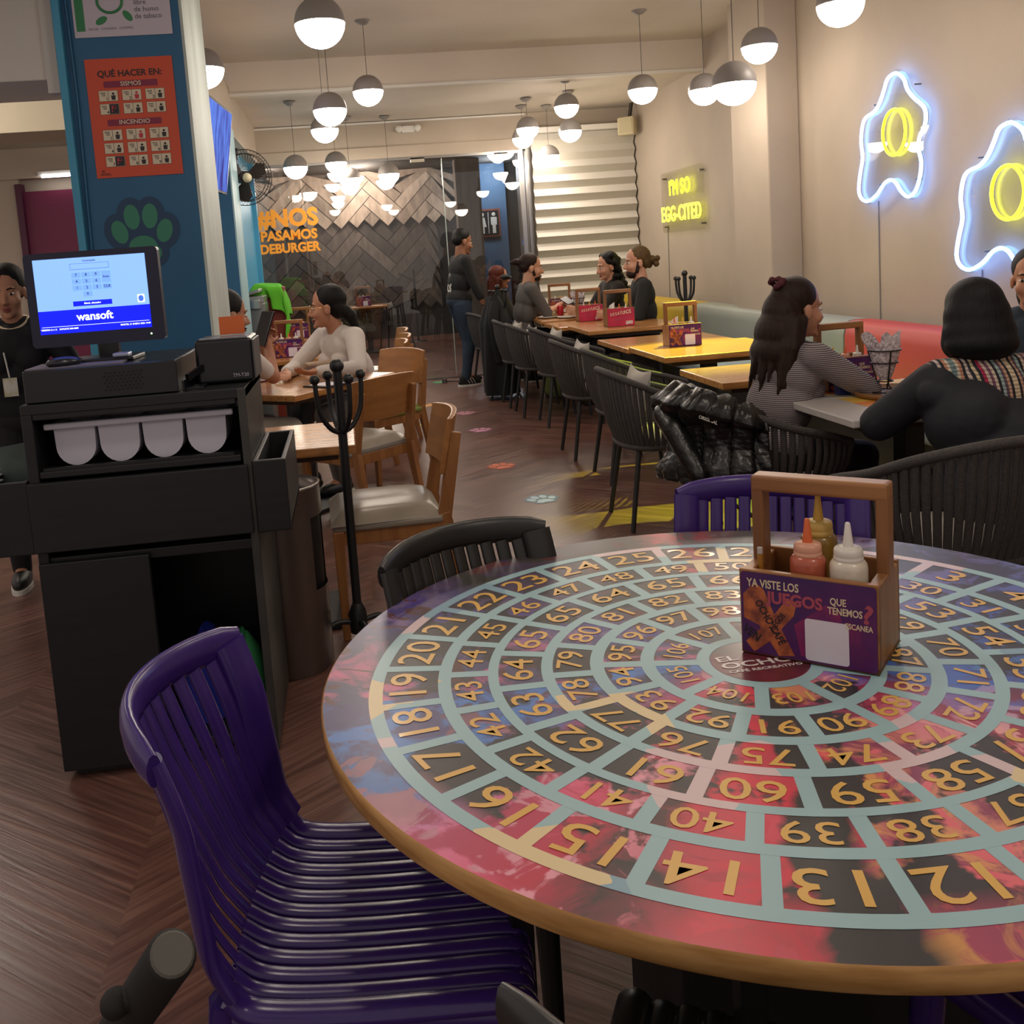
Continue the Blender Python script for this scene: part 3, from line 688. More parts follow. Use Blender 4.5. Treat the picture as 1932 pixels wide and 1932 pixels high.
# monitor
mo = thing('till_monitor', 'flat monitor with blue login keypad screen on the till', 'monitor', (-.735, 2.97, 1.385), math.radians(-2))
m_bez = mat('blue_black_bezel', '#0d1030', .35)
b = MB(); b.prism(rrect(.385, .275, .012), -.03, 0, 0, frame((0, 0, 0), (1, 0, 0), (0, -1, 0))); b.build('bezel', m_bez, mo)
scr = MB(); F = frame((-.005, -.0006, .01), (1, 0, 0), (0, -1, 0)); SW, SH = .322, .218
scr.prism([(-SW/2, -SH/2+.068), (SW/2, -SH/2+.068), (SW/2, SH/2), (-SW/2, SH/2)], 0, .0006, 0, F)
scr.prism([(-SW/2, -SH/2), (SW/2, -SH/2), (SW/2, -SH/2+.068), (-SW/2, -SH/2+.068)], 0, .0006, 1, F)
def S(x, y, w, h, mi, z=.0012): scr.box((x, y, z), (w, h, .0006), mi, 0, F)
S(0, .083, .112, .018, 3); S(0, .083, .109, .015, 0, .0015)
keys = [['7', '8', '9'], ['4', '5', '6'], ['1', '2', '3']]
def K(st, x, y, w=.026, h=.0155, s=.011):
    S(x, y, w, h, 2); scr.text(st, s, F @ Matrix.Translation((x, y, .0016)), 4, .0003, .02)
for r in range(3):
    for k in range(3): K(keys[r][k], -.041+k*.0285, .058-r*.0185)
K('0', -.0125, .0025); K('CLR', .045, .021); K('Enter', .045, .049, .026, .034, .0085)
S(-.002, -.025, .112, .0145, 1); scr.text('Menú, checador', .0075, F @ Matrix.Translation((-.002, -.025, .0016)), 5, .0003, .01)
scr.text('Contraseña', .008, F @ Matrix.Translation((0, .099, .0012)), 4, .0003, .01)
scr.text('wansoft', .033, F @ Matrix.Translation((0, -.064, .0012)), 5, .0003, .02)
S(.0, -.088, .31, .0008, 5); scr.text('VERSIÓN 2.1.1.2    SOPORTE 800-0000', .0065, F @ Matrix.Translation((-.158, -.096, .0012)), 5, .0003, .01, align='LEFT')
scr.text('MARTES, 21 ENERO 2025 19:40', .0065, F @ Matrix.Translation((.158, -.096, .0012)), 5, .0003, .01, align='RIGHT')
scr.prism([(x+.138, y-.022) for x, y in rrect(.02, .023, .002)], .0006, .0012, 5, F); scr.prism([(x+.138, y-.022) for x, y in rrect(.015, .018, .007)], .0012, .0016, 6, F)
scr.build('screen', [emis('screen_light', '#84b2ff', .62), emis('screen_blue', '#0418f0', .62), emis('screen_key', '#6f9cf5', .7), emis('screen_line', '#5a7ec8', .6), emis('screen_dark', '#1a2c70', .3), emis('screen_white', '#e6f0ff', 1.2), emis('screen_badge', '#3f66c8', .8)], mo)
MB().sphere((.152, -.001, -.118), .0025, n=8, m=6).build('power_light', emis('led_green', '#9dff8a', 4), mo)
sd = MB(); sd.box((.01, .06, -.13), (.06, .03, .16)).box((.01, .02, -.182), (.19, .15, .012)); sd.build('stand', m_gb, mo, bevel=.004)
MB().box((.07, -.035, -.17), (.045, .05, .012)).build('silver_foot', mat('silver_foot', '#9aa0b8', .3, .6), mo, bevel=.004)
ms = thing('computer_mouse', 'dark computer mouse lying left of the monitor foot', 'mouse', (-.815, 2.87, 1.198), .5)
MB().sphere((0, 0, .012), .03, n=16, m=10, sc=(1.7, 1, .55)).build('shell', mat('mouse_dark', '#1c1d28', .25), ms)
pad = tag(MB().box((0, 0, 0), (.26, .16, .004)).build('paper_sheet', mat('paper_sheet', '#6a6570', .5)), 'grey sheet under the mouse on the computer box', 'sheet'); pad.location = (-.78, 2.9, 1.1985)
# receipt printer
rp = thing('receipt_printer', 'black receipt printer at the right of the till', 'printer', (-.375, 3.02, 1.105))
MB().box((0, 0, .066), (.165, .2, .132)).build('case', m_gb, rp, bevel=.01, seg=3)
MB().box((.086, 0, .066), (.006, .19, .115)).build('side_cover', mat('printer_grey', '#4a4a4c', .4), rp, bevel=.002)
MB().box((0, -.06, .1335), (.14, .035, .004)).build('paper_slot', mat('slot_steel', '#9aa0a8', .25, .7), rp)
pt = MB(); pt.text('TM-T20', .014, frame((.045, -.1012, .022), (1, 0, 0), (0, -1, 0)), 0, .0004, .01); pt.build('name_mark', mat('print_grey', '#a0a0a8', .5), rp)
st = thing('cash_slide', 'open black slide rail beside the computer box', 'rail', (-.475, 2.95, 1.104))
MB().bar((-.01, -.12, .0), (.02, .12, .0), .006, .06).box((.02, 0, .003), (.05, .2, .006)).bar((0, -.1, .035), (.05, .0, .06), .01, .02).build('rail', m_gb, st)
oc = tag(MB().box((0, 0, .04), (.075, .004, .055)).build('table_card', mat('orange_card', '#c9622c', .5)), 'small orange card standing on the printer', 'card'); oc.location = (-.36, 3.06, 1.228)
# things in the stand
nb = thing('spiral_notebook', 'worn grey-green spiral notebook leaning in the left side bin', 'notebook', (-1.0, 2.93, .7))
MB().bar((.0, 0, 0), (-.03, .03, .27), .012, .16, up=(1, 0, 0)).build('cover', mat('notebook_green', '#4a5a56', .5, noise=.4, scale=12), nb)
sp_ = MB()
for k in range(14):
    z = .03+k*.016; sp_.tube([(.012*math.cos(a)-.003-.12*z, -.083+.012*math.sin(a), z) for a in [2*PI*i/8 for i in range(9)]], .0022, 5)
sp_.build('wire_spiral', mat('wire', '#a8acac', .3, .8), nb)
def crumple(name, label, cat, loc, size, m, seed):
    rnd = random.Random(seed); P = []
    for i in range(15):
        row = []
        for j in range(20):
            a = 2*PI*j/20; t = i/14; r = math.sin(min(1, t*1.02)*PI/2)
            q = .86+.14*math.sin(3*a+seed)*math.cos(5*t+seed)+.03*rnd.random()
            row.append((math.cos(a)*r*size[0]*q, math.sin(a)*r*size[1]*q, max(0, (1-t**2.2)*size[2]*(.9+.1*math.sin(2*a+seed)+.03*rnd.random()))))
        P.append(row)
    o = MB().grid(P, 0, True, closed_u=True).build(name, m); o.location = loc; return tag(o, label, cat)
crumple('cloth', 'dark green cloth bundled low inside the open side of the till stand', 'cloth', (-.40, 2.95, .08), (.075, .14, .26), mat('green_cloth', '#1f6a3c', .9), 3)
crumple('cloth', 'blue cloth bundled low inside the till stand beside a green one', 'cloth', (-.53, 3.0, .08), (.1, .14, .27), mat('blue_cloth', '#12208c', .9), 5)
# dustbin
tb = thing('waste_bin', 'brushed steel cylinder bin with side opening behind the till stand', 'bin', (-.31, 3.46, 0))
m_st = mat('brushed_steel', '#857c76', .32, .85, noise=.15, scale=3, stretch=(1, 1, .05))
R_ = .155; a_o = math.radians(-12)
bn = MB(); bn.lathe([(R_*.97, .0), (R_, .01), (R_, .30)], (0, 0, 0), 40)
bn.lathe([(R_, .30), (R_, .56)], (0, 0, 0), 30, a0=a_o+.5, a1=a_o+2*PI-.5); bn.lathe([(R_, .56), (R_, .66), (R_*1.02, .668), (R_*.96, .672), (R_*.93, .62), (R_*.9, .60)], (0, 0, 0), 40)
bn.build('shell', m_st, tb)
MB().lathe([(0, .02), (R_*.94, .02), (R_*.94, .58)], (0, 0, 0), 32).build('liner', mat('bin_dark', '#0c0c0c', .6), tb)
MB().lathe([(0, .605), (R_*.9, .607)], (0, 0, 0), 32).build('ash_tray', mat('ash_tray', '#2c2a28', .5, .5), tb)
# coat racks
def coat_rack(label, loc, h=1.05, rz=0, group='black ball-tipped coat racks'):
    t = thing('coat_rack', label, 'coat rack', loc, rz, group); m = mat('rack_black', '#17181a', .45)
    MB().tube([(0, 0, .16), (0, 0, h-.02)], .0165, 12).sphere((0, 0, h-.005), .026, n=14, m=10).build('pole', m, t)
    MB().tube([(0, 0, .08), (0, 0, .1), (0, 0, .16), (0, 0, .19)], [.032, .034, .032, .018], 14).build('hub', m, t)
    for k in range(4):
        a = .44+k*PI/2; ca_, sa = math.cos(a), math.sin(a)
        p = spline([(ca_*.012, sa*.012, h-.245), (ca_*.045, sa*.045, h-.225), (ca_*.078, sa*.078, h-.17), (ca_*.088, sa*.088, h-.10), (ca_*.09, sa*.09, h-.055)], 5)
        MB().tube(p, .0095, 8).sphere((ca_*.09, sa*.09, h-.045), .0185, n=12, m=8).build('hook', m, t)
    for k in range(4):
        a = k*PI/2+.25; ca_, sa = math.cos(a), math.sin(a)
        MB().tube(spline([(ca_*.02, sa*.02, .12), (ca_*.09, sa*.09, .125), (ca_*.17, sa*.17, .06), (ca_*.21, sa*.21, .008)], 5), .0105, 8).build('foot', m, t)
    return t
coat_rack('black coat rack with ball tips standing before the wooden chairs', (-.058, 3.5, 0), 1.075)
coat_rack('black coat rack wearing a long black coat behind the seated man', (1.47, 9.52, 0), 1.1, .5)
coat_rack('black coat rack behind the man with the bun', (2.83, 8.0, 0), 1.15, .2)
fr_ = thing('coat_rack', 'thin dark coat rack standing alone beyond the glass partition', 'coat rack', (1.17, 16.9, 0), 0, 'coat racks in the far room')
MB().tube([(0, 0, 0), (0, 0, 1.25)], .02, 8).build('pole', mat('rack_dim', '#1d1c1c', .5), fr_)
MB().tube([(0, 0, 1.05), (-.26, 0, 1.2)], .013, 6).tube([(0, 0, 1.0), (.18, 0, 1.1)], .011, 6).build('hook', mat('rack_dim', '#1d1c1c', .5), fr_)
MB().lathe([(0, .02), (.16, .008), (.16, 0)], (0, 0, 0), 16).build('base', mat('rack_dim', '#1d1c1c', .5), fr_)
# blurred post at lower left
bp_ = thing('padded_post', 'blurred black cylinder with a side knob at the lower left corner', 'post', (0, 0, 0))
A_ = Vector((-0.2416, 0.9848, 0.72)); B_ = Vector((-0.3917, 1.1783, 0.45)); dd_ = (B_-A_).normalized(); C_ = A_+dd_*(A_.z/-dd_.z)
MB().tube([C_, A_-dd_*-.004, A_], [.027, .027, .024], 20).build('pole', mat('soft_black', '#1c1c1b', .7), bp_)
MB().tube([A_, A_-dd_*.002], [.0235, .021], 20).build('end_cap', mat('post_cap', '#55524c', .6), bp_)
K_ = Vector((-0.3186, 1.0281, 0.64)); MB().tube([A_+dd_*.10, K_], [.012, .014], 12).sphere(K_, .017, n=12, m=8).build('knob', mat('soft_black', '#1c1c1b', .7), bp_)
# ================================================================ WOODEN TABLES, CHAIRS, BENCH
m_tw = wood('table_wood', '#c08a54', '#9c6734', 'x', .26, 5, coat=.3)
m_chw = wood('chair_wood', '#9c6a3c', '#875730', 'z', .4, 3)
m_vin = mat('champagne_vinyl', '#8f8577', .32, noise=.12, scale=10, sheen=.1)
m_grn = mat('olive_vinyl', '#6f7a33', .4)
def wood_table(label, x0, x1, y0, y1, z=.75, rz=0, group=None, m=m_tw, base=True, th=.035):
    cx, cy = (x0+x1)/2, (y0+y1)/2
    t = thing('cafe_table', label, 'table', (cx, cy, 0), rz, group)
    MB().box((0, 0, z-th/2), (x1-x0, y1-y0, th)).build('tabletop', m, t, bevel=.005)
    if base:
        MB().box((0, 0, z-th-.015), (x1-x0-.14, y1-y0-.14, .03)).build('under_frame', mat('dark_frame', '#4a3524', .6), t)
        MB().box((0, 0, z/2-.02), (.085, .085, z-.06)).build('pedestal', m_black, t, bevel=.004)
        MB().box((0, 0, .012), (.42, .42, .02)).build('base_plate', m_black, t, bevel=.004)
    return t
GR = 'wooden cafe tables along the bench'
wood_table('light wooden table beside the striped-sweater woman, lit yellow', 1.745, 2.58, 4.47, 5.08, .735, group=GR)
wood_table('wooden table under the purple caddy in the middle of the bench row', 1.815, 2.62, 5.53, 6.27, .75, group=GR)
wood_table('wooden table pushed behind the one with the purple caddy', 1.815, 2.6, 6.30, 7.08, .735, group=GR)
wood_table('wooden table carrying the nearer red breakfast caddy', 1.90, 2.72, 7.69, 8.42, .75, group=GR)
wood_table('wooden table carrying the farther red breakfast caddy', 1.83, 2.7, 8.46, 9.12, .735, group=GR)
wood_table('farthest wooden table with food between the two men', 1.82, 2.75, 9.2, 10.35, .75, group=GR)
wt = wood_table('white table with orange printed squares where the women sit', 1.74, 2.62, 3.25, 4.02, .75, m=mat('white_laminate', '#b9b4b0', .3, coat=.2), th=.03)
ck = MB()
for i in range(6):
    for j in range(5):
        ck.box((-.2+i*.115, -.16+j*.115+.05, .7508), (.113, .113, .0008), (i+j) % 3)
ck.build('printed_squares', [mat('sq_orange', '#c9742e', .35), mat('sq_yellow', '#d2a94a', .35), mat('sq_cream', '#cfc3a6', .35)], wt)

GL = 'wooden tables at the left side'
wood_table('nearest left wooden table beside the till, behind the coat rack', -.66, -.015, 3.66, 4.25, .75, group=GL)
t = wood_table('wooden table set diagonally where the woman in white leans', -.8, .12, -.38, .38, .75, math.radians(0), GL); t.location = (-.33, 5.83, 0); t.rotation_euler.z = math.radians(51)
wood_table('wooden table holding the left purple caddies behind the woman in white', -.98, -.02, 7.3, 8.05, .75, group=GL)
wood_table('far left wooden table near the steel cart', -1.0, -.15, 9.2, 9.9, .75, group=GL)

def wood_chair(label, loc, rz, seat=None, group='wooden chairs with padded seats'):
    t = thing('wooden_chair', label, 'chair', loc, rz, group)
    P = []
    for i in range(13):
        row = []
        for j in range(13):
            u, v = -1+2*i/12, -1+2*j/12
            e = (1-u**4)*(1-v**4); w = .225-.015*(v+1)/2*-1
            row.append((u*(.225+.008*v), v*.215+.01, .452+.055*max(0, e)**.45+(.006*math.exp(-(u/.2)**2) if True else 0)*-e))
        P.append(row)
    sc = MB().grid(P, 0, True); sc.box((0, .01, .44), (.445, .425, .03), 0)
    sc.build('seat_cushion', seat or m_vin, t, bevel=.01)
    f = MB()
    for s in (-1, 1): f.box((s*.2, 0, .40), (.024, .38, .055))
    f.box((0, .195, .40), (.4, .024, .055)).box((0, -.19, .40), (.4, .024, .055))
    f.build('seat_frame', m_chw, t, bevel=.003)
    for s in (-1, 1):
        MB().bar((s*.205, .2, .43), (s*.2, .2, 0), .042, .042, 0, (0, 1, 0), .03, .03).build('front_leg', m_chw, t, bevel=.004)
        l = MB(); l.bar((s*.2, -.205, .46), (s*.2, -.30, 0), .032, .055, 0, (0, 1, 0), .03, .032); l.bar((s*.2, -.2, .40), (s*.19, -.275, .765), .032, .055, 0, (0, 1, 0), .03, .042)
        l.build('rear_leg', m_chw, t, bevel=.004)
    G0, G1 = [], []
    Pn = []
    for th in (-.011, .011):
        pl = []
        for z in (.60, .835):
            row = []
            for k in range(13):
                x = -.225+.45*k/12; c = (x/.225)**2
                row.append((x, -.215-(z-.5)*.2-.045*(1-c)+.03+th, z-.012*c*(1 if z > .7 else -1)))
            pl.append(row)
        Pn.append(pl)
    b = MB(); n = 13
    vs_ = [v for pl in Pn for row in pl for v in row]
    fs = []
    for k in range(n-1):
        fs += [(k, n+k, n+k+1, k+1), (2*n+k, 2*n+k+1, 3*n+k+1, 3*n+k), (n+k, 3*n+k, 3*n+k+1, n+k+1), (k, k+1, 2*n+k+1, 2*n+k)]
    fs += [(0, 2*n, 3*n, n), (n-1, 2*n-1, 4*n-1, 3*n-1)]
    b.add(vs_, fs, 0, False); b.build('backrest', wood('back_wood', '#a8733f', '#946236', 'x', .38, 3), t, bevel=.004)
    return t
w0 = wood_chair('nearest wooden chair with pale padded seat, turned side-on by the till', (.085, 3.84, 0), math.radians(92))
wood_chair('wooden chair seen from behind, between nearest chair and leaning woman', (-.015, 5.33, 0), math.radians(42))
wood_chair('wooden chair with olive seat behind the woman in white', (.14, 6.45, 0), math.radians(128), m_grn)
wood_chair('wooden chair whose back shows just past the white sweater', (.12, 7.35, 0), math.radians(95), m_grn)
wood_chair('far wooden chair, upper of the two backs right of the woman in white', (.2, 8.6, 0), math.radians(95))
wood_chair('wooden chair at the second left table, just right of the white sleeve', (.18, 7.9, 0), math.radians(95))
wood_chair('wooden chair beside the left purple caddy near the steel cart', (-.75, 8.2, 0), math.radians(0))
wood_chair('wooden chair holding the man behind the column', (-.72, 5.35, 0), math.radians(-58))

# bench
bn_ = thing('wall_bench', 'long padded wall bench with yellow, grey and red back sections', 'bench', (0, 0, 0))
def pad(y0, y1, m, nm):
    P = []; 
    prof = [(3.30, .42), (3.155, .42), (3.145, .5), (3.15, .74), (3.165, .81), (3.19, .835), (3.23, .84), (3.32, .84)]
    b = MB(); b.grid([[(x, y, z) for x, z in prof] for y in (y0, y0+.02, y1-.02, y1)], 0, True)
    b.add([(x, y0, z) for x, z in prof], [tuple(range(len(prof)))], 0); b.add([(x, y1, z) for x, z in prof], [tuple(range(len(prof)-1, -1, -1))], 0)
    b.build(nm, m, bn_)
m_yel = mat('yellow_vinyl', '#b99a1e', .45); m_gry = mat('grey_vinyl', '#8f958c', .5); m_red = mat('coral_vinyl', '#b8403c', .5); m_ice = mat('ice_vinyl', '#9fb2b6', .5)
pad(8.72, 11.2, m_yel, 'back_pad'); pad(7.2, 8.7, m_gry, 'back_pad'); pad(5.98, 7.18, m_gry, 'back_pad'); pad(3.0, 5.96, m_red, 'back_pad')
for a, b_ in ((8.72, 11.2), (5.98, 8.7), (3.0, 5.96)):
    MB().box((2.95, (a+b_)/2, .405), (.5, b_-a-.01, .09)).build('seat_pad', m_ice, bn_, bevel=.025, seg=3)
MB().box((2.97, 7.1, .18), (.44, 8.1, .36)).build('bench_base', mat('bench_base', '#3a3a3c', .6), bn_)

# ================================================================ WOVEN ARMCHAIRS
m_cord = mat('woven_cord', '#464241', .8, noise=.3, scale=120, bump=.4, bscale=260)
m_pil = mat('pale_cushion', '#a9a39b', .85, noise=.15, scale=9)
def woven_chair(label, loc, rz, group='charcoal woven armchairs'):
    t = thing('woven_armchair', label, 'armchair', loc, rz, group)
    rim = spline([(-.265, .25, .60), (-.295, .12, .645), (-.30, -.05, .695), (-.255, -.19, .755), (-.14, -.265, .79), (0, -.285, .80), (.14, -.265, .79), (.255, -.19, .755), (.30, -.05, .695), (.295, .12, .645), (.265, .25, .60)], 8)
    low = spline([(-.205, .215, .43), (-.225, .12, .425), (-.23, -.03, .42), (-.2, -.14, .42), (-.115, -.195, .42), (0, -.21, .42), (.115, -.195, .42), (.2, -.14, .42), (.23, -.03, .42), (.225, .12, .425), (.205, .215, .43)], 8)
    m = len(rim)
    r = MB(); r.tube(rim, .0165, 10)
    for e_, l_ in ((rim[0], low[0]), (rim[-1], low[-1])): r.tube([e_, ((e_[0]+l_[0])/2, (e_[1]+l_[1])/2+.012, (e_[2]+l_[2])/2), l_], .0155, 10)
    r.tube(low+[(.1, .235, .43), (-.1, .235, .43)], .016, 8, closed=True)
    r.build('rim', m_cord, t)
    s = MB(); n = 45
    for i in range(n):
        f = (i+.5)/n*(m-1); k = int(f); u = f-k; k2 = min(k+1, m-1)
        a = rim[k].lerp(rim[k2], u); b = low[k].lerp(low[k2], u)
        tg = (rim[k2]-rim[k]).normalized(); mid = a.lerp(b, .5); out = Vector((mid.x, mid.y+.02, 0)).normalized()*.018
        s.tube([a, a.lerp(b, .3)+out*.8, mid+out, a.lerp(b, .75)+out*.7, b], .0135, 6, flat=.5, up=tg)
    s.build('cord_webbing', m_cord, t)
    c = MB(); c.lathe([(0, .425), (.2, .425), (.222, .437), (.222, .455), (.205, .47), (0, .478)], (0, .01, 0), 28); c.build('seat_cushion', m_pil, t)
    for sx in (-1, 1):
        MB().tube([(sx*.19, .19, .42), (sx*.215, .235, 0)], [.0145, .0125], 10).build('leg', mat('leg_charcoal', '#2a2a2b', .5), t)
        MB().tube([(sx*.165, -.15, .42), (sx*.205, -.215, 0)], [.0145, .0125], 10).build('leg', mat('leg_charcoal', '#2a2a2b', .5), t)
    return t
wv = woven_chair('nearest empty woven armchair of the row, fully seen from behind', (1.53, 4.83, 0), math.radians(-90))
def wv2(label, loc, deg): return dup(wv, label, loc, math.radians(deg))
wv2('empty woven armchair second nearest in the row', (1.69, 5.80, 0), -90)
wv2('empty woven armchair third nearest in the row', (1.65, 6.56, 0), -90)
wv2('empty woven armchair fourth in the row, before the red caddies', (1.74, 7.84, 0), -91)
wv2('empty woven armchair fifth in the row', (1.64, 8.41, 0), -90)
wv2('empty woven armchair next to the rack with the black coat', (1.62, 9.0, 0), -90)
wv2('woven armchair of the man with pulled-back hair, hidden by the coat', (1.66, 9.72, 0), -90)
wv2('woven armchair beside the standing man, holding the red-haired woman', (1.56, 10.45, 0), -80)
wv2('woven armchair under the black puffer jacket', (1.62, 3.80, 0), -82)
wv2('woven armchair cut by the right edge, under the woman with the bob', (1.80, 2.80, 0), 6)
fw = wv2('dim woven armchair alone beyond the glass', (.75, 15.6, 0), 70); fw['group'] = 'woven armchairs beyond the glass'
fw = wv2('dim woven armchair farther beyond the glass at a dark table', (.05, 16.2, 0), 110); fw['group'] = 'woven armchairs beyond the glass'
# cushions peeking over the rims
def pillow(label, loc, rz):
    loc = (loc[0]+.02, loc[1], loc[2]-.05); P = []; n = 12; h = .18
    for i in range(n+1):
        P.append([]);
        for j in range(n+1):
            u, v = -1+2*i/n, -1+2*j/n
            k = 1-.10*(1-u*u)*0-.13*(1-abs(v))*abs(u)**2*0
            x = u*h*(1-.14*(1-v*v)); z = v*h*(1-.14*(1-u*u))
            P[-1].append((x, .05*((1-u**2)*(1-v**2))**.5, z))
    b = MB(); b.grid(P, 0, True); b.grid([[(x, -y, z) for x, y, z in row][::-1] for row in P], 0, True)
    o = b.build('scatter_cushion', m_pil); o.location = loc; o.rotation_euler = (-.25, 0, rz)
    return tag(o, label, 'cushion', 'pale cushions propped in the woven armchairs')
pillow('pale cushion corner peeking over the nearest empty woven armchair', (1.42, 4.92, .665), math.radians(-90))
pillow('pale cushion in the third nearest woven armchair of the row', (1.54, 6.65, .66), math.radians(-90))
pillow('pale cushion in the fourth woven armchair of the row', (1.63, 7.9, .66), math.radians(-90))
pillow('pale cushion in the woven armchair beside the coat', (1.51, 9.05, .66), math.radians(-90))
pillow('pale cushion in the fifth woven armchair of the row', (1.53, 8.44, .655), math.radians(-90))
pillow('pale cushion at the hip of the red-haired woman', (1.42, 10.4, .65), math.radians(-80))
pillow('pale cushion peeking behind the puffer jacket', (1.42, 4.02, .64), math.radians(-84))
pillow('dim pale cushion in the armchair beyond the glass', (.66, 15.6, .66), math.radians(70))
far = wood_table('dark table beyond the glass behind the woman in white', .0, .62, 15.3, 15.9, .75, group='tables beyond the glass')

# ================================================================ CADDIES ON TABLES
def fill(c, kinds, lab, sc=.9):
    L_ = c.matrix_basis
    for i, k in enumerate(kinds):
        p = L_ @ Vector((-.055+.055*i, -.03, .013))
        bottle(k, p, lab[i], .19*sc, .026*sc, 'squeeze bottles in the far caddies')
def set_caddy(label, x, y, z, deg, kind, kinds, where, sc=.95):
    c = caddy(label, (x, y, z), math.radians(deg), kind, sc)
    bpy.context.view_layer.update()
    fill(c, kinds, ['%s squeeze bottle, %s in the caddy %s' % (BK[k][2], pos, where) for k, pos in zip(kinds, ('left', 'middle', 'right'))])
    return c
set_caddy('purple games caddy alone on the middle wooden table of the bench row', 2.13, 6.12, .751, -2, 'games', ('orange', 'mustard', 'white'), 'on the middle bench table', 1.0)
set_caddy('nearer red breakfast-offer caddy on the bench row', 2.24, 7.98, .751, -2, 'food', ('white', 'orange', 'white'), 'with nearer red offer', 1.08)
set_caddy('farther red breakfast-offer caddy on the bench row', 2.24, 8.98, .736, -2, 'food', ('white', 'mustard', 'orange'), 'with farther red offer', 1.08)
set_caddy('purple caddy on the farthest bench table beside the food', 2.24, 10.22, .751, -4, 'games', ('white', 'mustard', 'white'), 'on the farthest table', 1.1)
set_caddy('purple caddy on the white table beside the cone basket', 2.06, 3.93, .751, 4, 'games', ('mustard', 'orange', 'white'), 'on the white table', 1.0)
set_caddy('left purple caddy on the table behind the woman in white', -.47, 7.6, .751, -4, 'games', ('white', 'orange', 'white'), 'left behind the woman', 1.0)
set_caddy('purple caddy behind another one, nearer the steel cart', -.50, 9.55, .751, -4, 'games', ('white', 'mustard', 'orange'), 'before the steel cart', 1.05)
set_caddy('purple caddy beside the man, right of the printer', -.62, 6.05, .751, 30, 'games', ('white', 'mustard', 'orange'), 'beside the hidden man', .9)
set_caddy('dim caddy on the dark table beyond the glass', .25, 15.4, .751, -4, 'games', ('mustard', 'white', 'mustard'), 'beyond the glass', 1.1)
def napkin(label, loc, rz):
    b = MB(); b.add([(-.03, -.012, 0), (.03, -.012, 0), (.034, .0, .1), (-.01, .0, .075), (-.03, .012, 0), (.03, .012, 0)], [(0, 1, 2, 3), (5, 4, 3, 2), (0, 3, 4), (1, 5, 2), (0, 4, 5, 1)], 0)
    o = b.build('folded_napkin', mat('napkin_white', '#d6d0c8', .8)); o.location = loc; o.rotation_euler = (0, 0, rz); tag(o, label, 'napkin', 'folded napkins in the caddies')
napkin('white folded napkin in the purple caddy on the middle bench table', (2.085, 6.15, .84), 0)
napkin('white folded napkin in the nearer red breakfast caddy', (2.18, 8.0, .85), 0)
# table things
bk = thing('cone_basket', 'black wire cone stand with crumpled paper on the white table', 'basket', (2.11, 3.68, .765))
m_wire = mat('wire_black', '#151516', .4)
wr = MB()
for z, r_ in ((.17, .062), (.12, .05), (.045, .03)): wr.tube([(r_*math.cos(a), r_*math.sin(a), z) for a in [2*PI*k/24 for k in range(24)]], .003, 6, closed=True)
wr.tube([(.055*math.cos(a), .055*math.sin(a), .004) for a in [2*PI*k/24 for k in range(24)]], .0035, 6, closed=True)
for k in range(3):
    a = 2*PI*k/3+.4; wr.tube([(.062*math.cos(a), .062*math.sin(a), .17), (.03*math.cos(a), .03*math.sin(a), .045), (.022*math.cos(a+.3), .022*math.sin(a+.3), .025), (.055*math.cos(a+.5), .055*math.sin(a+.5), .004)], .003, 6)
wr.build('wire_stand', m_wire, bk)
pp = MB(); P = []
rnd = random.Random(4)
for i in range(10):
    t_ = i/9
    P.append([((.02+.05*t_**.8+(.02*max(0, t_-.7)*3*math.sin(3*a)))*math.cos(a), (.02+.05*t_**.8+(.02*max(0, t_-.7)*3*math.cos(2*a)))*math.sin(a), .05+.16*t_+(.03*math.sin(3*a+1)+.012*rnd.random())*max(0, t_-.6)*2.4) for a in [2*PI*k/28 for k in range(28)]])
pp.grid(P, 0, False, closed_u=True)
pp.build('paper_liner', mat('printed_paper', '#ddd4d8', .8, noise=1, col2='#8f8088', scale=90), bk)
trt = thing('round_tray', 'round wooden serving tray under the cone basket on the white table', 'tray', (2.16, 3.66, .751))
MB().lathe([(0, 0), (.165, 0), (.175, .012), (.175, .022), (.168, .022), (.162, .012), (0, .012)], (0, 0, 0), 40).build('tray', mat('tray_wood', '#8a6238', .4, noise=.3, scale=6), trt)
sb_ = thing('sauce_bowl', 'small black bowl of orange dip beside the cone basket', 'bowl', (2.22, 3.62, .7635))
MB().lathe([(0, .002), (.03, .002), (.034, .006), (.045, .052), (.047, .055), (.043, .055), (.041, .05), (0, .046)], (0, 0, 0), 28).build('bowl', mat('bowl_black', '#141415', .3), sb_)
MB().lathe([(0, .051), (.041, .05)], (0, 0, 0), 24).build('dip', mat('orange_dip', '#c9782c', .4), sb_)
plt = lambda name, label, loc, r: tag((lambda o: (setattr(o, 'location', loc), o)[1])(MB().lathe([(0, 0), (r*.6, 0), (r, .014), (r*.98, .018), (r*.6, .006), (0, .005)], (0, 0, 0), 32).build(name, mat('plate_white', '#c9c4ba', .3))), label, 'plate')
plt('plate', 'pale plate behind the sauce bowl on the white table', (2.45, 3.8, .752), .1)
plt('plate', 'pale plate with food in front of the man with the phone', (1.98, 9.55, .752), .12)
plt('plate', 'empty pale plate beside the red can on the far table', (2.12, 9.35, .752), .11)
cbx = thing('drink_can', 'blue and green drink carton before the white-table caddy', 'drink', (1.985, 3.78, .752))
MB().box((0, 0, .065), (.06, .04, .13)).build('carton', mat('carton_blue', '#1d2a6a', .4), cbx, bevel=.004); MB().box((.012, -.021, .11), (.034, .002, .035)).build('green_patch', mat('carton_green', '#6f9a2a', .4), cbx)
cn = thing('soda_can', 'red soda can on the farthest bench table', 'can', (2.08, 9.5, .752))
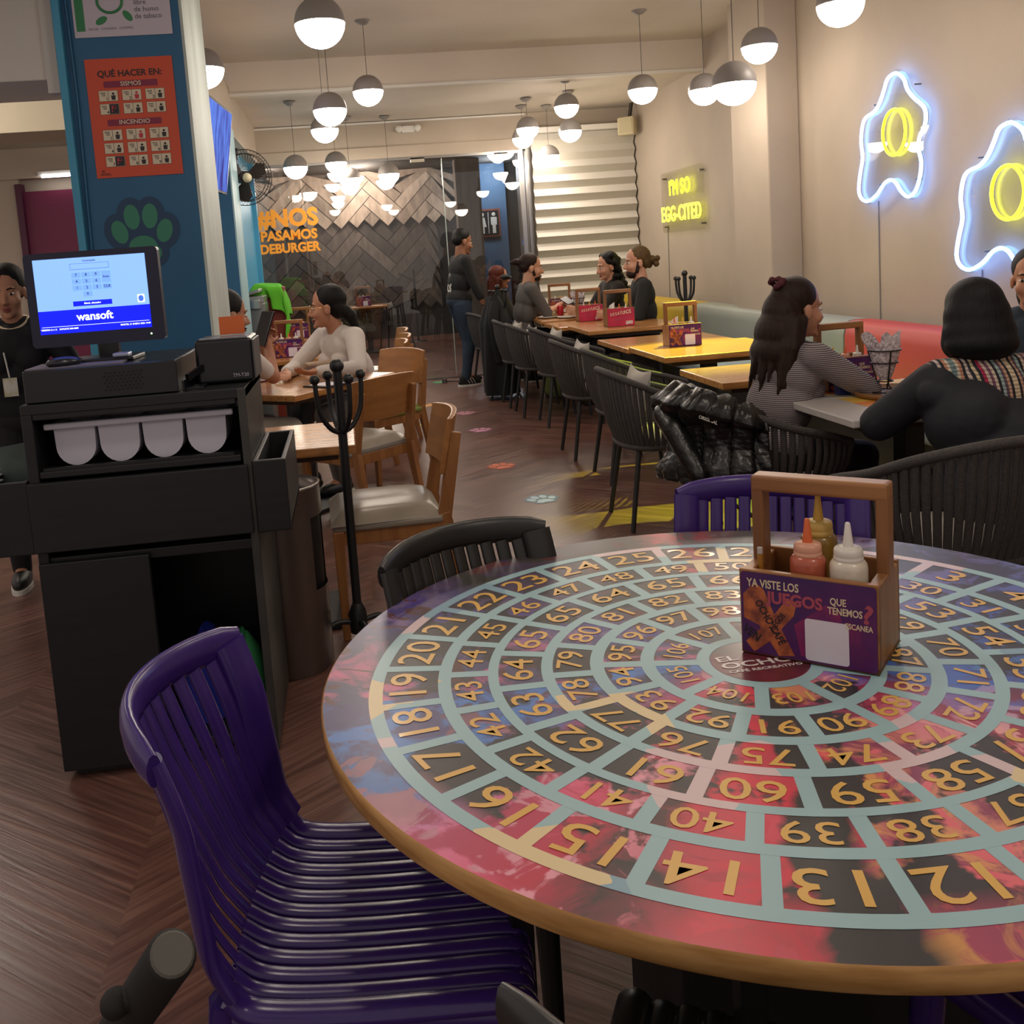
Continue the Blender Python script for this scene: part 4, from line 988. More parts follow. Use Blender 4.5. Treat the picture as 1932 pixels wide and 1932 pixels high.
MB().lathe([(0, 0), (.026, 0), (.032, .008), (.032, .105), (.025, .118), (0, .117)], (0, 0, 0), 20).build('body', mat('can_red', '#a51622', .3, .3), cn)
fd = tag(MB().sphere((0, 0, .02), .07, n=16, m=8, sc=(1, 1, .5)).build('bread_roll', mat('bread', '#a58a5a', .7, noise=.3, scale=20)), 'bread on the plate before the man with the phone', 'food'); fd.location = (1.98, 9.55, .766)
bk2 = dup(bk, 'cone basket with paper on the farthest bench table', (2.3, 9.62, .752)); bk2['group'] = 'wire cone baskets'; bk['group'] = 'wire cone baskets'
sb2 = dup(sb_, 'small black bowl right of the far cone basket', (2.46, 9.55, .752)); sb2['group'] = 'black dip bowls'; sb_['group'] = 'black dip bowls'
mn = thing('menu_folder', 'open black bill folder with white slip before the woman in white', 'folder', (-.1, 5.62, .751), .75)
MB().box((0, 0, .004), (.34, .2, .008)).build('cover', mat('folder_black', '#161618', .4), mn); MB().box((-.075, 0, .009), (.14, .15, .002)).build('slip', m_sheet, mn)
# steel cart with green towel
sc_ = thing('steel_dispenser', 'brushed steel cart with small pan beside the blue wall', 'cart', (-.845, 8.95, 0))
MB().box((0, 0, .57), (.24, .4, 1.14)).build('cabinet', mat('cart_steel', '#8f9290', .35, .7), sc_, bevel=.01)
MB().bar((-.13, 0, 1.20), (.08, 0, 1.25), .38, .03).box((0, .0, 1.17), (.23, .38, .06)).build('lid', mat('cart_lid', '#a8a8a4', .3, .7), sc_, bevel=.006)
MB().box((.02, -.21, 1.13), (.13, .05, .08)).build('pan', mat('pan_steel', '#c2c4c0', .2, .9), sc_, bevel=.008)
orr = tag(MB().box((0, 0, .63), (.24, .3, 1.26)).build('storage_box', mat('rust_box', '#7a2c1c', .6), bevel=.01), 'rust-red box under the green towel beside the steel cart', 'box'); orr.location = (-.70, 9.35, 0)
P = []
for i in range(25):
    row = []
    for j in range(25):
        u, v = -1+2*i/24, -1+2*j/24
        x, y = u*.24, v*.26; ox = max(0, abs(x)-.115); oy = max(0, abs(y)-.155); d = ox+oy
        fold = .02*math.sin(x*38+y*14)+.015*math.sin(y*46-x*9)
        z = 1.285-.02*u-d*(2.2 if u > 0 else 1.2)+.012*math.sin(u*4+v*5)
        sx_ = 1 if x > 0 else -1; sy_ = 1 if y > 0 else -1
        row.append((sx_*min(abs(x), .135+.25*ox)+fold*min(1, d*12), sy_*min(abs(y), .17+.2*oy)+fold*min(1, d*12), z))
    P.append(row)
gt_ = MB().grid(P, 0, True).build('towel', mat('lime_towel', '#5bb52a', .95, bump=.5, bscale=300), solid=.008, subsurf=1); gt_.location = (-.72, 9.33, 0); tag(gt_, 'lime green towel draped over the rust box by the steel cart', 'towel')
# ================================================================ WALL THINGS
def paw(name, label, M, s, mi_mats, group, cat='decal', outline=.12):
    g = MB(); kk = [0]
    def ell(x, y, rx, ry, rot, z, mi):
        P = []
        for k in range(24):
            a = 2*PI*k/24; px, py = rx*math.cos(a), ry*math.sin(a)
            P.append(((x+px*math.cos(rot)-py*math.sin(rot))*s, (y+px*math.sin(rot)+py*math.cos(rot))*s))
        kk[0] += 1; z += kk[0]*.00002; g.prism(P, z, z+.0006, mi, M)
    toes = [(-.36, .12, .13, .2, .3), (-.14, .36, .13, .21, .08), (.16, .36, .13, .21, -.08), (.38, .1, .13, .2, -.3)]
    for grow, mi, z in ((outline, 0, 0), (0, 1, .0007)):
        for x, y, a, b, r_ in toes: ell(x, y, a+grow, b+grow, r_, z+(.0001*mi), mi)
        ell(0, -.16, .24+grow, .2+grow, 0, z, mi); ell(-.16, -.26, .14+grow, .13+grow, 0, z+.00005, mi); ell(.16, -.26, .14+grow, .13+grow, 0, z+.00008, mi)
    o = g.build(name, mi_mats); return tag(o, label, cat, group)
paw('paw_decal', 'large green paw print painted on the blue column behind the monitor', frame((-.84, 4.2985, 1.60), (1, 0, 0), (0, -1, 0)), .25, [mat('paw_navy', '#123a5c', .5), mat('paw_green', '#2f7a63', .5)], None)
for k, (x, y, c, rz, lb) in enumerate([(1.02, 5.43, '#a9c3d6', .2, 'pale blue paw print on the floor near the black chair'), (.94, 6.4, '#d2622f', .15, 'orange paw print on the floor of the aisle'), (.99, 7.82, '#c98aa8', 0, 'nearer pink paw print on the aisle floor'), (.98, 8.74, '#c98a9a', 0, 'farther pink paw print on the aisle floor'),
        (.7, 9.42, '#d8942f', .2, 'amber paw print on the floor beside the wooden chairs'), (.59, 8.3, '#b9b43a', .2, 'yellow-green paw print on the floor beside the wooden chairs'), (.98, 11.1, '#5aa870', 0, 'green paw print on the floor near the glass'), (.45, 11.1, '#5a8ac0', 0, 'blue paw print on the floor by the glass near chairs')]):
    paw('floor_paw', lb, Matrix.Translation((x, y, .0005)) @ Matrix.Rotation(rz, 4, 'Z'), .17, [mat('paw_rim%d' % k, ['#4a6478', '#8a2c18', '#7a4458', '#7a4450', '#7a4a1c', '#5a5a20', '#2a5a38', '#2a466a'][k], .4), mat('paw_fill%d' % k, c, .4)], 'coloured paw prints on the floor')
# posters on the column
po = thing('emergency_poster', 'orange emergency instruction poster with small picture cells', 'poster', (-.82, 4.297, 2.10))
F1 = frame((0, 0, 0), (1, 0, 0), (0, -1, 0)); pm = MB(); PW, PH = .355, .485
pm.prism([(-PW/2, -PH/2), (PW/2, -PH/2), (PW/2, PH/2), (-PW/2, PH/2)], 0, .0012, 0, F1)
def pt_(st, x, y, s, mi, b=.02, sx=1): pm.text(st, s, F1 @ Matrix.Translation((x, y, .0024)), mi, .0003, b, sx)
pt_('QUÉ HACER EN:', .0, .18, .036, 1, .02, 1.0)
for st, y in (('SISMOS', .138), ('INCENDIO', -.018)):
    pm.prism([(x, yy+y) for x, yy in rrect(.22, .026, .004)], .0012, .002, 2, F1); pt_(st, 0, y, .025, 3, .015, 1.05)
def cell(n, x, y, dark=False):
    pm.box((x, y, .0018), (.078, .044, .0008), 1, 0, F1); pm.box((x, y, .0022), (.076, .042, .0008), 3, 0, F1); pm.box((x, y, .0027), (.0015, .042, .0006), 1, 0, F1)
    if dark: pm.box((x+.019, y, .0027), (.036, .04, .0006), 1, 0, F1); pm.box((x+.017, y, .0031), (.018, .026, .0006), 4, 0, F1)
    pt_(str(n), x-.007, y-.013, .018, 1, .02)
    for k in range(3): pm.box((x-.022+.002*k, y+.013-.006*k, .0027), (.022-.004*k, .0025, .0004), 1, 0, F1)
    pm.prism([(x+.02+px, y+.008+py) for px, py in rrect(.01, .01, .005)], .0026, .0036, 4 if n == 2 else 1, F1)
    pm.prism([(x+.02+px, y-.007+py) for px, py in ((-.007, -.01), (.007, -.01), (.009, .008), (-.009, .008))], .0026, .0036, 4 if n == 2 else 1, F1)
i = 1
for r in range(2):
    for k in range(3): cell(i, -.095+.095*k, .092-.054*r, i == 4); i += 1
i = 1
for r in range(3):
    for k in range(3): cell(i, -.095+.095*k, -.068-.054*r, i == 7); i += 1
pt_('EL', -.148, -.215, .012, 1, .02, 1.2); pt_('OCHO_', -.138, -.228, .011, 1, .02, 1.2)
pm.build('sheet', [mat('poster_orange', '#c24a2e', .55), mat('poster_black', '#1c1820', .5), mat('poster_wine', '#7a1a3e', .5), mat('poster_cream', '#cbbfa8', .5), mat('poster_red', '#b02a3c', .5)], po)
p2_ = thing('smoke_free_poster', 'white smoke-free notice with green leaf emblem at the top of the column', 'poster', (-.825, 4.297, 2.57))
q = MB(); q.prism([(-.197, -.14), (.197, -.14), (.197, .14), (-.197, .14)], 0, .0012, 0, F1)
q.box((-.17, .02, .0016), (.035, .27, .0008), 1, 0, F1)
q.tube([F1 @ Vector((-.045+.05*math.cos(a), -.0+.045*math.sin(a), .001)) for a in [PI*.8+k*PI*1.5/20 for k in range(21)]], .006, 6, mi=1)
for x, y, r_ in ((-.085, -.075, .5), (.022, -.06, -.9)):
    P = [(x+(.026*math.cos(a)*math.cos(r_)-.014*math.sin(a)*math.sin(r_)), y+(.026*math.cos(a)*math.sin(r_)+.014*math.sin(a)*math.cos(r_))) for a in [2*PI*k/16 for k in range(16)]]
    q.prism(P, .0012, .002, 1, F1)
for st, y in (('Espacio', .02), ('libre', -.008), ('de humo', -.036), ('de tabaco', -.064)): q.text(st, .028, F1 @ Matrix.Translation((.05, y, .0014)), 2, .0003, .008, 1, 'LEFT')
q.text('SALUD   CONAPRA   COFEPRIS', .013, F1 @ Matrix.Translation((-.14, -.108, .0014)), 2, .0003, .005, 1, 'LEFT')
q.build('sheet', [mat('notice_white', '#b9b2c0', .5), mat('notice_green', '#2c7a4c', .5), mat('notice_grey_ink', '#5a5a62', .5)], p2_)
# window lettering
q = MB(); FW = frame((-.60, YB-.009, 0), (1, 0, 0), (0, -1, 0))
for st, z, s, sx in (('#NOS', 1.985, .265, .98), ('PASAMOS', 1.795, .15, .98), ('DEBURGER', 1.65, .145, .94)): q.text(st, s, FW @ Matrix.Translation((0, z, 0)), 0, .002, .045, sx)
tag(q.build('window_lettering', emis('lettering_orange', '#d98a1c', .15)), 'orange hashtag lettering stuck on the glass partition', 'lettering')  # faint glow added to the stuck-on letters, which are no lamp
# television
tv = thing('television', 'wall television showing a blue picture, seen edge-on past the column', 'television', (-.79, 6.75, 2.27))
Ft = frame((0, 0, 0), (.075, .997, 0), (.97, -.07, -.16))
b = MB(); b.prism(rrect(1.06, .58, .01), -.04, 0, 0, Ft); b.build('case', m_gb, tv)
m_tv = bpy.data.materials.new('tv_picture'); m_tv.use_nodes = True; N, L = nt(m_tv); bb_ = N['Principled BSDF']
tc = N.new('ShaderNodeTexCoord'); mp = N.new('ShaderNodeMapping'); mp.inputs['Scale'].default_value = (9, 9, 1.5); nz = N.new('ShaderNodeTexNoise'); nz.inputs['Scale'].default_value = 2; nz.inputs['Detail'].default_value = 6
L.new(tc.outputs['Object'], mp.inputs[0]); L.new(mp.outputs[0], nz.inputs['Vector']); rr = N.new('ShaderNodeValToRGB'); L.new(nz.outputs[0], rr.inputs[0]); e = rr.color_ramp.elements
e[0].position = .32; e[0].color = lin('#4a3c8c'); e[1].position = .6; e[1].color = lin('#6a8cf0'); L.new(rr.outputs[0], bb_.inputs['Emission Color']); bb_.inputs['Emission Strength'].default_value = .6; bb_.inputs['Base Color'].default_value = (0, 0, 0, 1); bb_.inputs['Roughness'].default_value = .7; bb_.inputs['Specular IOR Level'].default_value = 0
MB().prism([(-.515, -.275), (.515, -.275), (.515, .275), (-.515, .275)], .0002, .0012, 0, Ft).build('screen', m_tv, tv)
MB().bar((-.03, 0, 0), (-.12, 0, .02), .1, .1).box((-.13, 0, .18), (.06, .1, .36)).build('wall_mount', m_gb, tv)
# wall fan
fn = thing('wall_fan', 'black wall fan with pale badge before the blue wall', 'fan', (-.78, 8.62, 2.22))
Ff = frame((0, 0, 0), (.94, .34, 0), (.34, -.94, -.12))
c = MB()
for z, R2 in ((.045, .2), (.0, .235), (-.05, .2)): c.tube([Ff @ Vector((R2*math.cos(a), R2*math.sin(a), z)) for a in [2*PI*k/40 for k in range(40)]], .004, 6, closed=True)
for k in range(48):
    a = 2*PI*k/48; ca_, sa = math.cos(a), math.sin(a)
    c.tube([Ff @ Vector((.05*ca_, .05*sa, .07)), Ff @ Vector((.2*ca_, .2*sa, .045)), Ff @ Vector((.235*ca_, .235*sa, 0)), Ff @ Vector((.2*ca_, .2*sa, -.05)), Ff @ Vector((.06*ca_, .06*sa, -.06))], .0016, 4)
c.build('cage', mat('fan_black', '#1b1817', .45), fn)
MB().lathe([(0, .074), (.04, .07), (.04, .066), (0, .066)], (0, 0, 0), 20, M=Ff).build('badge', mat('badge_cream', '#c9c2a4', .5), fn)
for k in range(3):
    a = k*2*PI/3+.5; P = [(.03, -.02), (.1, -.075), (.185, -.06), (.205, .02), (.15, .06), (.05, .03)]
    MB().prism(P, -.004, .004, 0, Ff @ Matrix.Rotation(a, 4, 'Z') @ Matrix.Rotation(.35, 4, 'X')).build('blade', mat('fan_blade', '#2a2422', .35), fn)
MB().tube([Ff @ Vector((0, 0, .03)), Ff @ Vector((0, 0, -.14))], .055, 16).tube([Ff @ Vector((0, 0, -.12)), (-.1, .12, .12), (-.06, .14, .26)], .025, 10).build('motor', mat('fan_black', '#1b1817', .45), fn)
# emergency light, wall speaker
em = thing('emergency_light', 'white twin-lamp emergency light on the soffit', 'emergency light', (.85, YB-.03, 2.90))
MB().box((0, 0, 0), (.15, .06, .075)).build('housing', m_white, em, bevel=.012)
for s in (-1, 1): MB().sphere((s*.105, -.02, .005), .042, n=16, m=10).build('lamp_head', m_white, em)
sk = thing('wall_speaker', 'cream wall speaker in the corner above the blind', 'speaker', (3.3, 11.0, 2.74), math.radians(-35))
MB().box((0, 0, 0), (.19, .14, .2)).build('cabinet', mat('speaker_cream', '#c4b896', .5), sk, bevel=.02, seg=3); MB().box((0, -.073, 0), (.15, .006, .16)).build('grille', mat('grille_cream', '#b5a988', .7), sk); MB().bar((0, .06, .05), (.02, .14, .3), .03, .03).build('bracket', mat('cord_dark', '#3a3532', .6), sk)
# pleated blind
bl = thing('pleated_blind', 'tall pale zigzag pleated blind on the back wall', 'blind', (2.85, 11.2, 0))
P = []; n = 26
prof = []
for i in range(n):
    z = 2.74-i*.078
    prof.append((.04 if i % 2 == 0 else -.025, z))
b = MB()
vs_ = []; fs = []; mi = []
for k in range(n-1):
    (y0_, z0_), (y1_, z1_) = prof[k], prof[k+1]
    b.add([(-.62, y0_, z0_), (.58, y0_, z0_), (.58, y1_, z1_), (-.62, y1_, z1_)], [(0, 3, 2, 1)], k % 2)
b.build('pleats', [mat('pleat_light', '#cbc6bc', .85), mat('pleat_shade', '#b9b3a6', .85)], bl, solid=.003)  # alternate faces lighter and darker, pleat shading put into the colour
MB().box((-.02, .0, 2.775), (1.22, .12, .06)).build('head_rail', m_white, bl, bevel=.005)
# neon signs
lamp('yellow_spot', (2.9, 7.0, 3.15), 800, (.85, 1, .03), .04, 'SPOT', tuple(Vector((-.62, -1.2, -2.4)).to_track_quat('-Z', 'Y').to_euler()), .62)  # added spotlight with no fixture, throws the yellow patch on tables and floor
m_acr = glass_mat('acrylic', (.95, .95, .93, 1), .03)
EG = [(-0.031, 0.347), (-0.115, 0.298), (-0.149, 0.233), (-0.218, 0.169), (-0.308, 0.109), (-0.333, 0.06), (-0.321, -0.003), (-0.269, -0.061), (-0.256, -0.125), (-0.281, -0.207), (-0.263, -0.297), (-0.214, -0.373), (-0.142, -0.398), (-0.07, -0.363), (-0.01, -0.303), (0.052, -0.282), (0.118, -0.3), (0.2, -0.358), (0.311, -0.397), (0.394, -0.374), (0.426, -0.313), (0.402, -0.211), (0.369, -0.112), (0.384, -0.008), (0.361, 0.09), (0.317, 0.135), (0.22, 0.156), (0.152, 0.201), (0.097, 0.275), (0.057, 0.33)]
nb_ = emis('neon_blue_white', '#5f98ff', 9); ny = emis('neon_yellow', '#dfe818', 5)
def egg(label, yc, zc):
    t = thing('neon_egg', label, 'neon sign', (XR-.055, yc, zc), 0, 'fried egg neon signs')
    pts = [(0, y, z) for y, z in EG]
    sm_ = spline(pts, 3, True)
    MB().tube(sm_, .0105, 8, closed=True).build('white_tube', nb_, t)
    MB().tube([(0, .125*math.cos(a), .137*math.sin(a)) for a in [2*PI*k/40 for k in range(40)]], .009, 8, closed=True).build('yolk_tube', ny, t)
    g = MB(); cy_ = sum(p[1] for p in sm_)/len(sm_); cz_ = sum(p[2] for p in sm_)/len(sm_)
    out = [((p[1]-cy_)*1.06+cy_, (p[2]-cz_)*1.06+cz_) for p in sm_]
    Mx = Matrix(((0, 0, 1, .016), (1, 0, 0, 0), (0, 1, 0, 0), (0, 0, 0, 1)))
    g.prism(out, 0, .005, 0, Mx); g.build('acrylic_backing', m_acr, t)
    s_ = MB()
    for y, z in ((.25, .2), (-.2, .25), (.2, -.3), (-.2, -.3)): s_.tube([(.012, y, z), (.055, y, z)], .005, 8)
    s_.build('standoff', m_alu, t)
    MB().tube([(.05, .28, -.4), (.052, .285, -zc+.8)], .004, 6).build('power_cable', mat('cable_grey', '#8a8580', .6), t)
    return t
egg('upper left neon fried egg with blue-white outline on the right wall', 5.766, 1.984)
egg('lower right neon fried egg cut by the right edge', 4.735, 1.548)
ns = thing('neon_lettering', 'yellow neon lettering about being excited on a clear panel', 'neon sign', (XR-.06, 9.63, 1.82))
g = MB(); Mx = frame((.02, 0, 0), (0, -1, 0), (-1, 0, 0)); g.prism(rrect(1.24, .62, .05), -.006, 0, 0, Mx); g.build('acrylic_panel', glass_mat('acrylic_matt', (.9, .9, .87, 1), .01, .03), ns)
def neon_text(st, size, loc, m, name, bev):
    cu = bpy.data.curves.new('t', 'FONT'); cu.body = st; cu.size = size; cu.fill_mode = 'NONE'; cu.bevel_depth = bev; cu.bevel_resolution = 1; cu.align_x = 'CENTER'; cu.align_y = 'CENTER'; cu.resolution_u = 4; cu.space_character = 1.08
    o = bpy.data.objects.new('t', cu); COL.objects.link(o); dg = bpy.context.evaluated_depsgraph_get(); dg.update()
    me = bpy.data.meshes.new_from_object(o.evaluated_get(dg)); bpy.data.objects.remove(o)
    me.transform(frame(loc, (0, -1, 0), (-1, 0, 0))); me.materials.clear(); me.materials.append(m)
    q = bpy.data.objects.new(name, me); COL.objects.link(q); q.parent = ns; return q
neon_text("I'M SO", .21, (0, .0, .13), ny, 'lit_lettering', .0038); neon_text('EGG-CITED', .215, (0, 0, -.13), emis('neon_yellow_hot', '#e8ea3a', 2.4), 'lit_lettering', .0048)
s_ = MB()
for y in (-.54, .54):
    for z in (-.25, .25): s_.tube([(.01, y, z), (.058, y, z)], .01, 8)
s_.build('standoff', m_alu, ns); MB().tube([(.055, .56, -.25), (.056, .6, -1.0)], .004, 6).build('power_cable', mat('cable_grey', '#8a8580', .6), ns)
# ================================================================ PEOPLE
m_skin = {k: mat('skin_'+k, c, .5, noise=.12, scale=14, spec=.35) for k, c in (('a', '#a8755c'), ('b', '#b98468'), ('c', '#8f6048'), ('d', '#c08d72'))}
m_hair = {k: mat('hair_'+k, c, .6, noise=.4, scale=14, stretch=(6, 6, 1), bump=.25, bscale=25, spec=.25) for k, c in (('black', '#0f0c0b'), ('brown', '#2a1912'), ('auburn', '#5a2416'), ('sandy', '#5a4426'), ('bob', '#0f0e14'))}
m_eyew = mat('eye_white', '#cfc8c0', .3); m_iris = mat('iris_dark', '#20140e', .2); m_lip = mat('lip', '#8a4640', .45); m_lipd = mat('lip_dark', '#6f3a34', .5)
def cap(mb, a, b, r0, r1, n=14, flat=1.0, up=None):
    a = Vector(a); b = Vector(b); d = (b-a); L_ = d.length; d = d.normalized() if L_ > 1e-6 else Vector((0, 0, 1))
    P, R = [], []
    for k in range(4):
        t = PI/2*k/3; P.append(a-d*(r0*math.cos(t)+(1e-4 if k == 0 else 0))); R.append(max(r0*math.sin(t), 1e-3))
    for k in range(4):
        t = PI/2*k/3; P.append(b+d*(r1*math.sin(t)+(1e-4 if k == 3 else 0))); R.append(max(r1*math.cos(t), 1e-3))
    mb.tube(P, R, n, flat=flat, up=up)
def ell(mb, c, r, R=None, n=18, m=12):
    M = Matrix.Translation(Vector(c)) @ (R.to_4x4() if R is not None else Matrix.Identity(4))
    mb.sphere((0, 0, 0), 1, 0, n, m, r, M)
def blob(mb, name, mats, parent, voxel=.008, smooth=4, fac=.5):
    me = mb.mesh(name, mats if isinstance(mats, (list, tuple)) else [mats])
    bm = bmesh.new(); bm.from_mesh(me); bmesh.ops.remove_doubles(bm, verts=bm.verts, dist=1e-6); bmesh.ops.recalc_face_normals(bm, faces=bm.faces); bm.to_mesh(me); bm.free()
    o = bpy.data.objects.new(name, me); COL.objects.link(o)
    md = o.modifiers.new('r', 'REMESH'); md.mode = 'VOXEL'; md.voxel_size = voxel; md.use_smooth_shade = True
    if smooth: ms = o.modifiers.new('s', 'SMOOTH'); ms.iterations = smooth; ms.factor = fac
    dg = bpy.context.evaluated_depsgraph_get(); dg.update()
    m2 = bpy.data.meshes.new_from_object(o.evaluated_get(dg)); m2.name = name
    o.modifiers.clear(); o.data = m2; bpy.data.meshes.remove(me)
    m2.polygons.foreach_set('use_smooth', [True]*len(m2.polygons))
    if not m2.materials:
        for m in (mats if isinstance(mats, (list, tuple)) else [mats]): m2.materials.append(m)
    o.parent = parent
    return o
def ik(S, T, a, b, pole):
    S, T = Vector(S), Vector(T); d = T-S; L_ = d.length
    if L_ > (a+b)*.995: T = S+d*((a+b)*.995/L_); d = T-S; L_ = d.length
    x = (a*a-b*b+L_*L_)/(2*L_); h = math.sqrt(max(a*a-x*x, 0)); n = d.normalized()
    p = Vector(pole); p = p-n*p.dot(n); p = p.normalized() if p.length > 1e-5 else n.orthogonal().normalized()
    return S+n*x+p*h, T
def hand(mb, W, d, palm, side, curl=.5, s=1.0):
    """wrist W, finger direction d, palm normal palm (towards what it faces), side=+1 right hand / -1 left"""
    d = Vector(d).normalized(); pn = Vector(palm); pn = (pn-d*pn.dot(d)).normalized(); x = d.cross(pn).normalized()*side
    R = Matrix((x, d, pn)).transposed(); W = Vector(W)
    ell(mb, W+d*.05*s, (.041*s, .05*s, .0155*s), R, 14, 10); cap(mb, W-d*.01, W+d*.03*s, .026*s, .027*s, 12, .75, pn)
    for k, (ox, ln) in enumerate(((-.03, .062), (-.0105, .072), (.0105, .068), (.029, .052))):
        p = W+d*.088*s+x*ox*s; dirv = (d+x*ox*2.2).normalized(); ang = 0; q = p-d*.02*s
        for j, (f, r) in enumerate(((.45, .0092), (.32, .0085), (.26, .0078))):
            ang += curl*(.7 if j == 0 else .85); v = dirv*math.cos(ang)+pn*math.sin(ang); e = p+v*ln*f*s
            cap(mb, q if j == 0 else p, e, r*s, (r-.0008)*s, 8); p = e
    p = W+d*.025*s-x*.028*s; v = (d*.6-x*.75+pn*.3).normalized(); e = p+v*.042*s; cap(mb, p, e, .0125*s, .0105*s, 8)
    v2 = (d*.85-x*.25+pn*.35).normalized(); cap(mb, e, e+v2*.032*s, .0102*s, .0085*s, 8)
class Pose: pass
def person(name_label, loc, rz, H=1.68, seat=None, lean=0.0, hyaw=0, hpitch=0, htilt=0, hands=None, poles=None, palms=None, curls=(.5, .5), female=True, fat=1.0, skin='b', top=None, sleeve='long', bottom=None, shoes=None, voxel=.008, feet=None, neck='crew', cat='person', bust=0, twist=0, shift=(0, 0)):
    s = H/1.68
    t = thing('person', name_label, cat, loc, rz)
    q = Pose(); q.t = t; q.s = s
    pz = (seat+.09*s) if seat is not None else .90*s
    pel = Vector((0, 0, pz)); RL = Matrix.Rotation(twist, 3, 'Z') @ Matrix.Rotation(-lean, 3, 'X')
    up = RL @ Vector((0, 0, 1)); fwd = RL @ Vector((0, 1, 0)); rt = RL @ Vector((1, 0, 0))
    nb = pel+up*.50*s; hw = (.165 if female else .185)*s
    sh = {1: nb+rt*hw-up*.035*s, -1: nb-rt*hw-up*.035*s}
    hs = 1.09; hc = nb+up*.085*s+Vector((fwd.x*.03, fwd.y*.03, .082*s))
    RH = Matrix.Rotation(hyaw, 3, 'Z') @ Matrix.Rotation(-hpitch, 3, 'X') @ Matrix.Rotation(htilt, 3, 'Y')
    q.hc, q.RH, q.nb, q.up, q.fwd, q.rt, q.sh, q.pel = hc, RH, nb, up, fwd, rt, sh, pel
    def hd(x, y, z): return hc+RH @ Vector((x*s*hs, y*s*hs, z*s*hs))
    q.hs = hs
    q.hd = hd
    hip = {1: pel+rt*.085*s, -1: pel-rt*.085*s}
    knee, ank, foot = {}, {}, {}
    for sd in (1, -1):
        if seat is not None:
            knee[sd] = Vector((sd*.12*s, .42*s, seat+.06*s)); ank[sd] = Vector((sd*.12*s, .40*s+(0 if sd > 0 else -.06), .09))
            if ank[sd].z > knee[sd].z: ank[sd].z = knee[sd].z-.3
        else:
            f = (feet or {}).get(sd, (sd*.1, 0)); ank[sd] = Vector((f[0], f[1]-.03, .085)); k_, ank[sd] = ik(hip[sd], ank[sd], .42*s, .41*s, (0, 1, 0)); knee[sd] = k_
        foot[sd] = ank[sd]+Vector((0, .14*s, -.045))
    elb, wr = {}, {}
    for sd in (1, -1):
        tg = Vector((hands or {}).get(sd, (sd*.26*s, .05, pel.z+.02*s)))
        elb[sd], wr[sd] = ik(sh[sd], tg, .285*s, .245*s, (poles or {}).get(sd, (sd*.5, -.6, -.5)))
    q.elb, q.wr = elb, wr
    def torso(mb, g=0):
        w = hw/.165*fat
        ell(mb, nb-up*.12*s+fwd*.005, (.150*w*s/s*s+g, .098*fat*s+g, .13*s+g), RL); ell(mb, nb-up*.26*s, (.138*w*s+g, .10*fat*s+g, .15*s+g), RL)
        ell(mb, pel+up*.06*s, (.155*fat*s+g, .112*fat*s+g, .12*s+g), RL)
        if female:
            for sd in (1, -1): ell(mb, nb-up*.17*s+rt*sd*.068*s+fwd*(.075*fat*s+bust), (.06*s+g, .05*s+g, .062*s+g), RL)
        cap(mb, sh[-1]+up*.0, sh[1]+up*.0, .052*s+g, .052*s+g); cap(mb, nb-up*.02*s-rt*.06*s, nb-up*.02*s+rt*.06*s, .05*s+g, .05*s+g)
    def arm(mb, sd, g=0, upto=1.0):
        S, E, W_ = sh[sd], elb[sd], wr[sd]
        if upto <= .5: cap(mb, S, S.lerp(E, upto*2), .052*s*fat**.5+g, .043*s+g)
        else:
            cap(mb, S, E, .052*s*fat**.5+g, .041*s+g); k = (upto-.5)*2; cap(mb, E, E.lerp(W_, k), .040*s+g, .04*s-(.012*s*k)+g)
    def leg(mb, sd, g=0, upto=1.0):
        cap(mb, hip[sd], knee[sd], .083*s*fat+g, .057*s+g); cap(mb, knee[sd], ank[sd], .055*s+g, .036*s+g)
    B = MB(); torso(B); [arm(B, sd) for sd in (1, -1)]; [leg(B, sd) for sd in (1, -1)]
    for sd in (1, -1): cap(B, ank[sd], foot[sd], .035*s, .028*s)
    cap(B, nb-up*.02*s, hd(0, -.015, -.06), (.058 if female else .064)*s, (.05 if female else .058)*s)
    ell(B, hd(0, -.012, .04), (.074*s*hs, .093*s*hs, .085*s*hs), RH); ell(B, hd(0, .03, -.028), (.061*s*hs, .058*s*hs, .082*s*hs), RH); ell(B, hd(0, .042, -.085), (.042*s*hs, .04*s*hs, .03*s*hs), RH)
    ell(B, hd(0, .078, -.103), (.02*s*hs, .014*s*hs, .014*s*hs), RH)
    cap(B, hd(0, .086, .004), hd(0, .106, -.036), .0075*s*hs, .0125*s*hs, 10); ell(B, hd(0, .094, -.042), (.017*s*hs, .012*s*hs, .009*s*hs), RH)
    ell(B, hd(0, .074, .022), (.052*s*hs, .014*s*hs, .011*s*hs), RH)
    for sd in (1, -1):
        ell(B, hd(sd*.036, .056, -.034), (.026*s*hs, .028*s*hs, .028*s*hs), RH); ell(B, hd(sd*.076, -.008, -.012), (.009*s*hs, .02*s*hs, .031*s*hs), RH)
        W_ = wr[sd]; dd = (W_-elb[sd]).normalized(); pd = Vector((palms or {}).get(sd, (-sd, 0, 0)))
        if isinstance((palms or {}).get(('d', sd)), (tuple, list)): dd = Vector(palms[('d', sd)])
        hand(B, W_, dd, pd, sd, curls[0 if sd < 0 else 1], s)
    body = blob(B, 'body', m_skin[skin], t, voxel, 3)
    for sd in (1, -1):
        E_ = MB(); ell(E_, hd(sd*.031, .0745, .0005), (.0145*s, .0140*s, .0072*s), RH, 12, 8); e1 = E_.build('eye', m_eyew, t)
        I_ = MB(); ell(I_, hd(sd*.031, .0838, .0005), (.0070*s, .0056*s, .0068*s), RH, 10, 8); I_.build('iris', m_iris, e1)
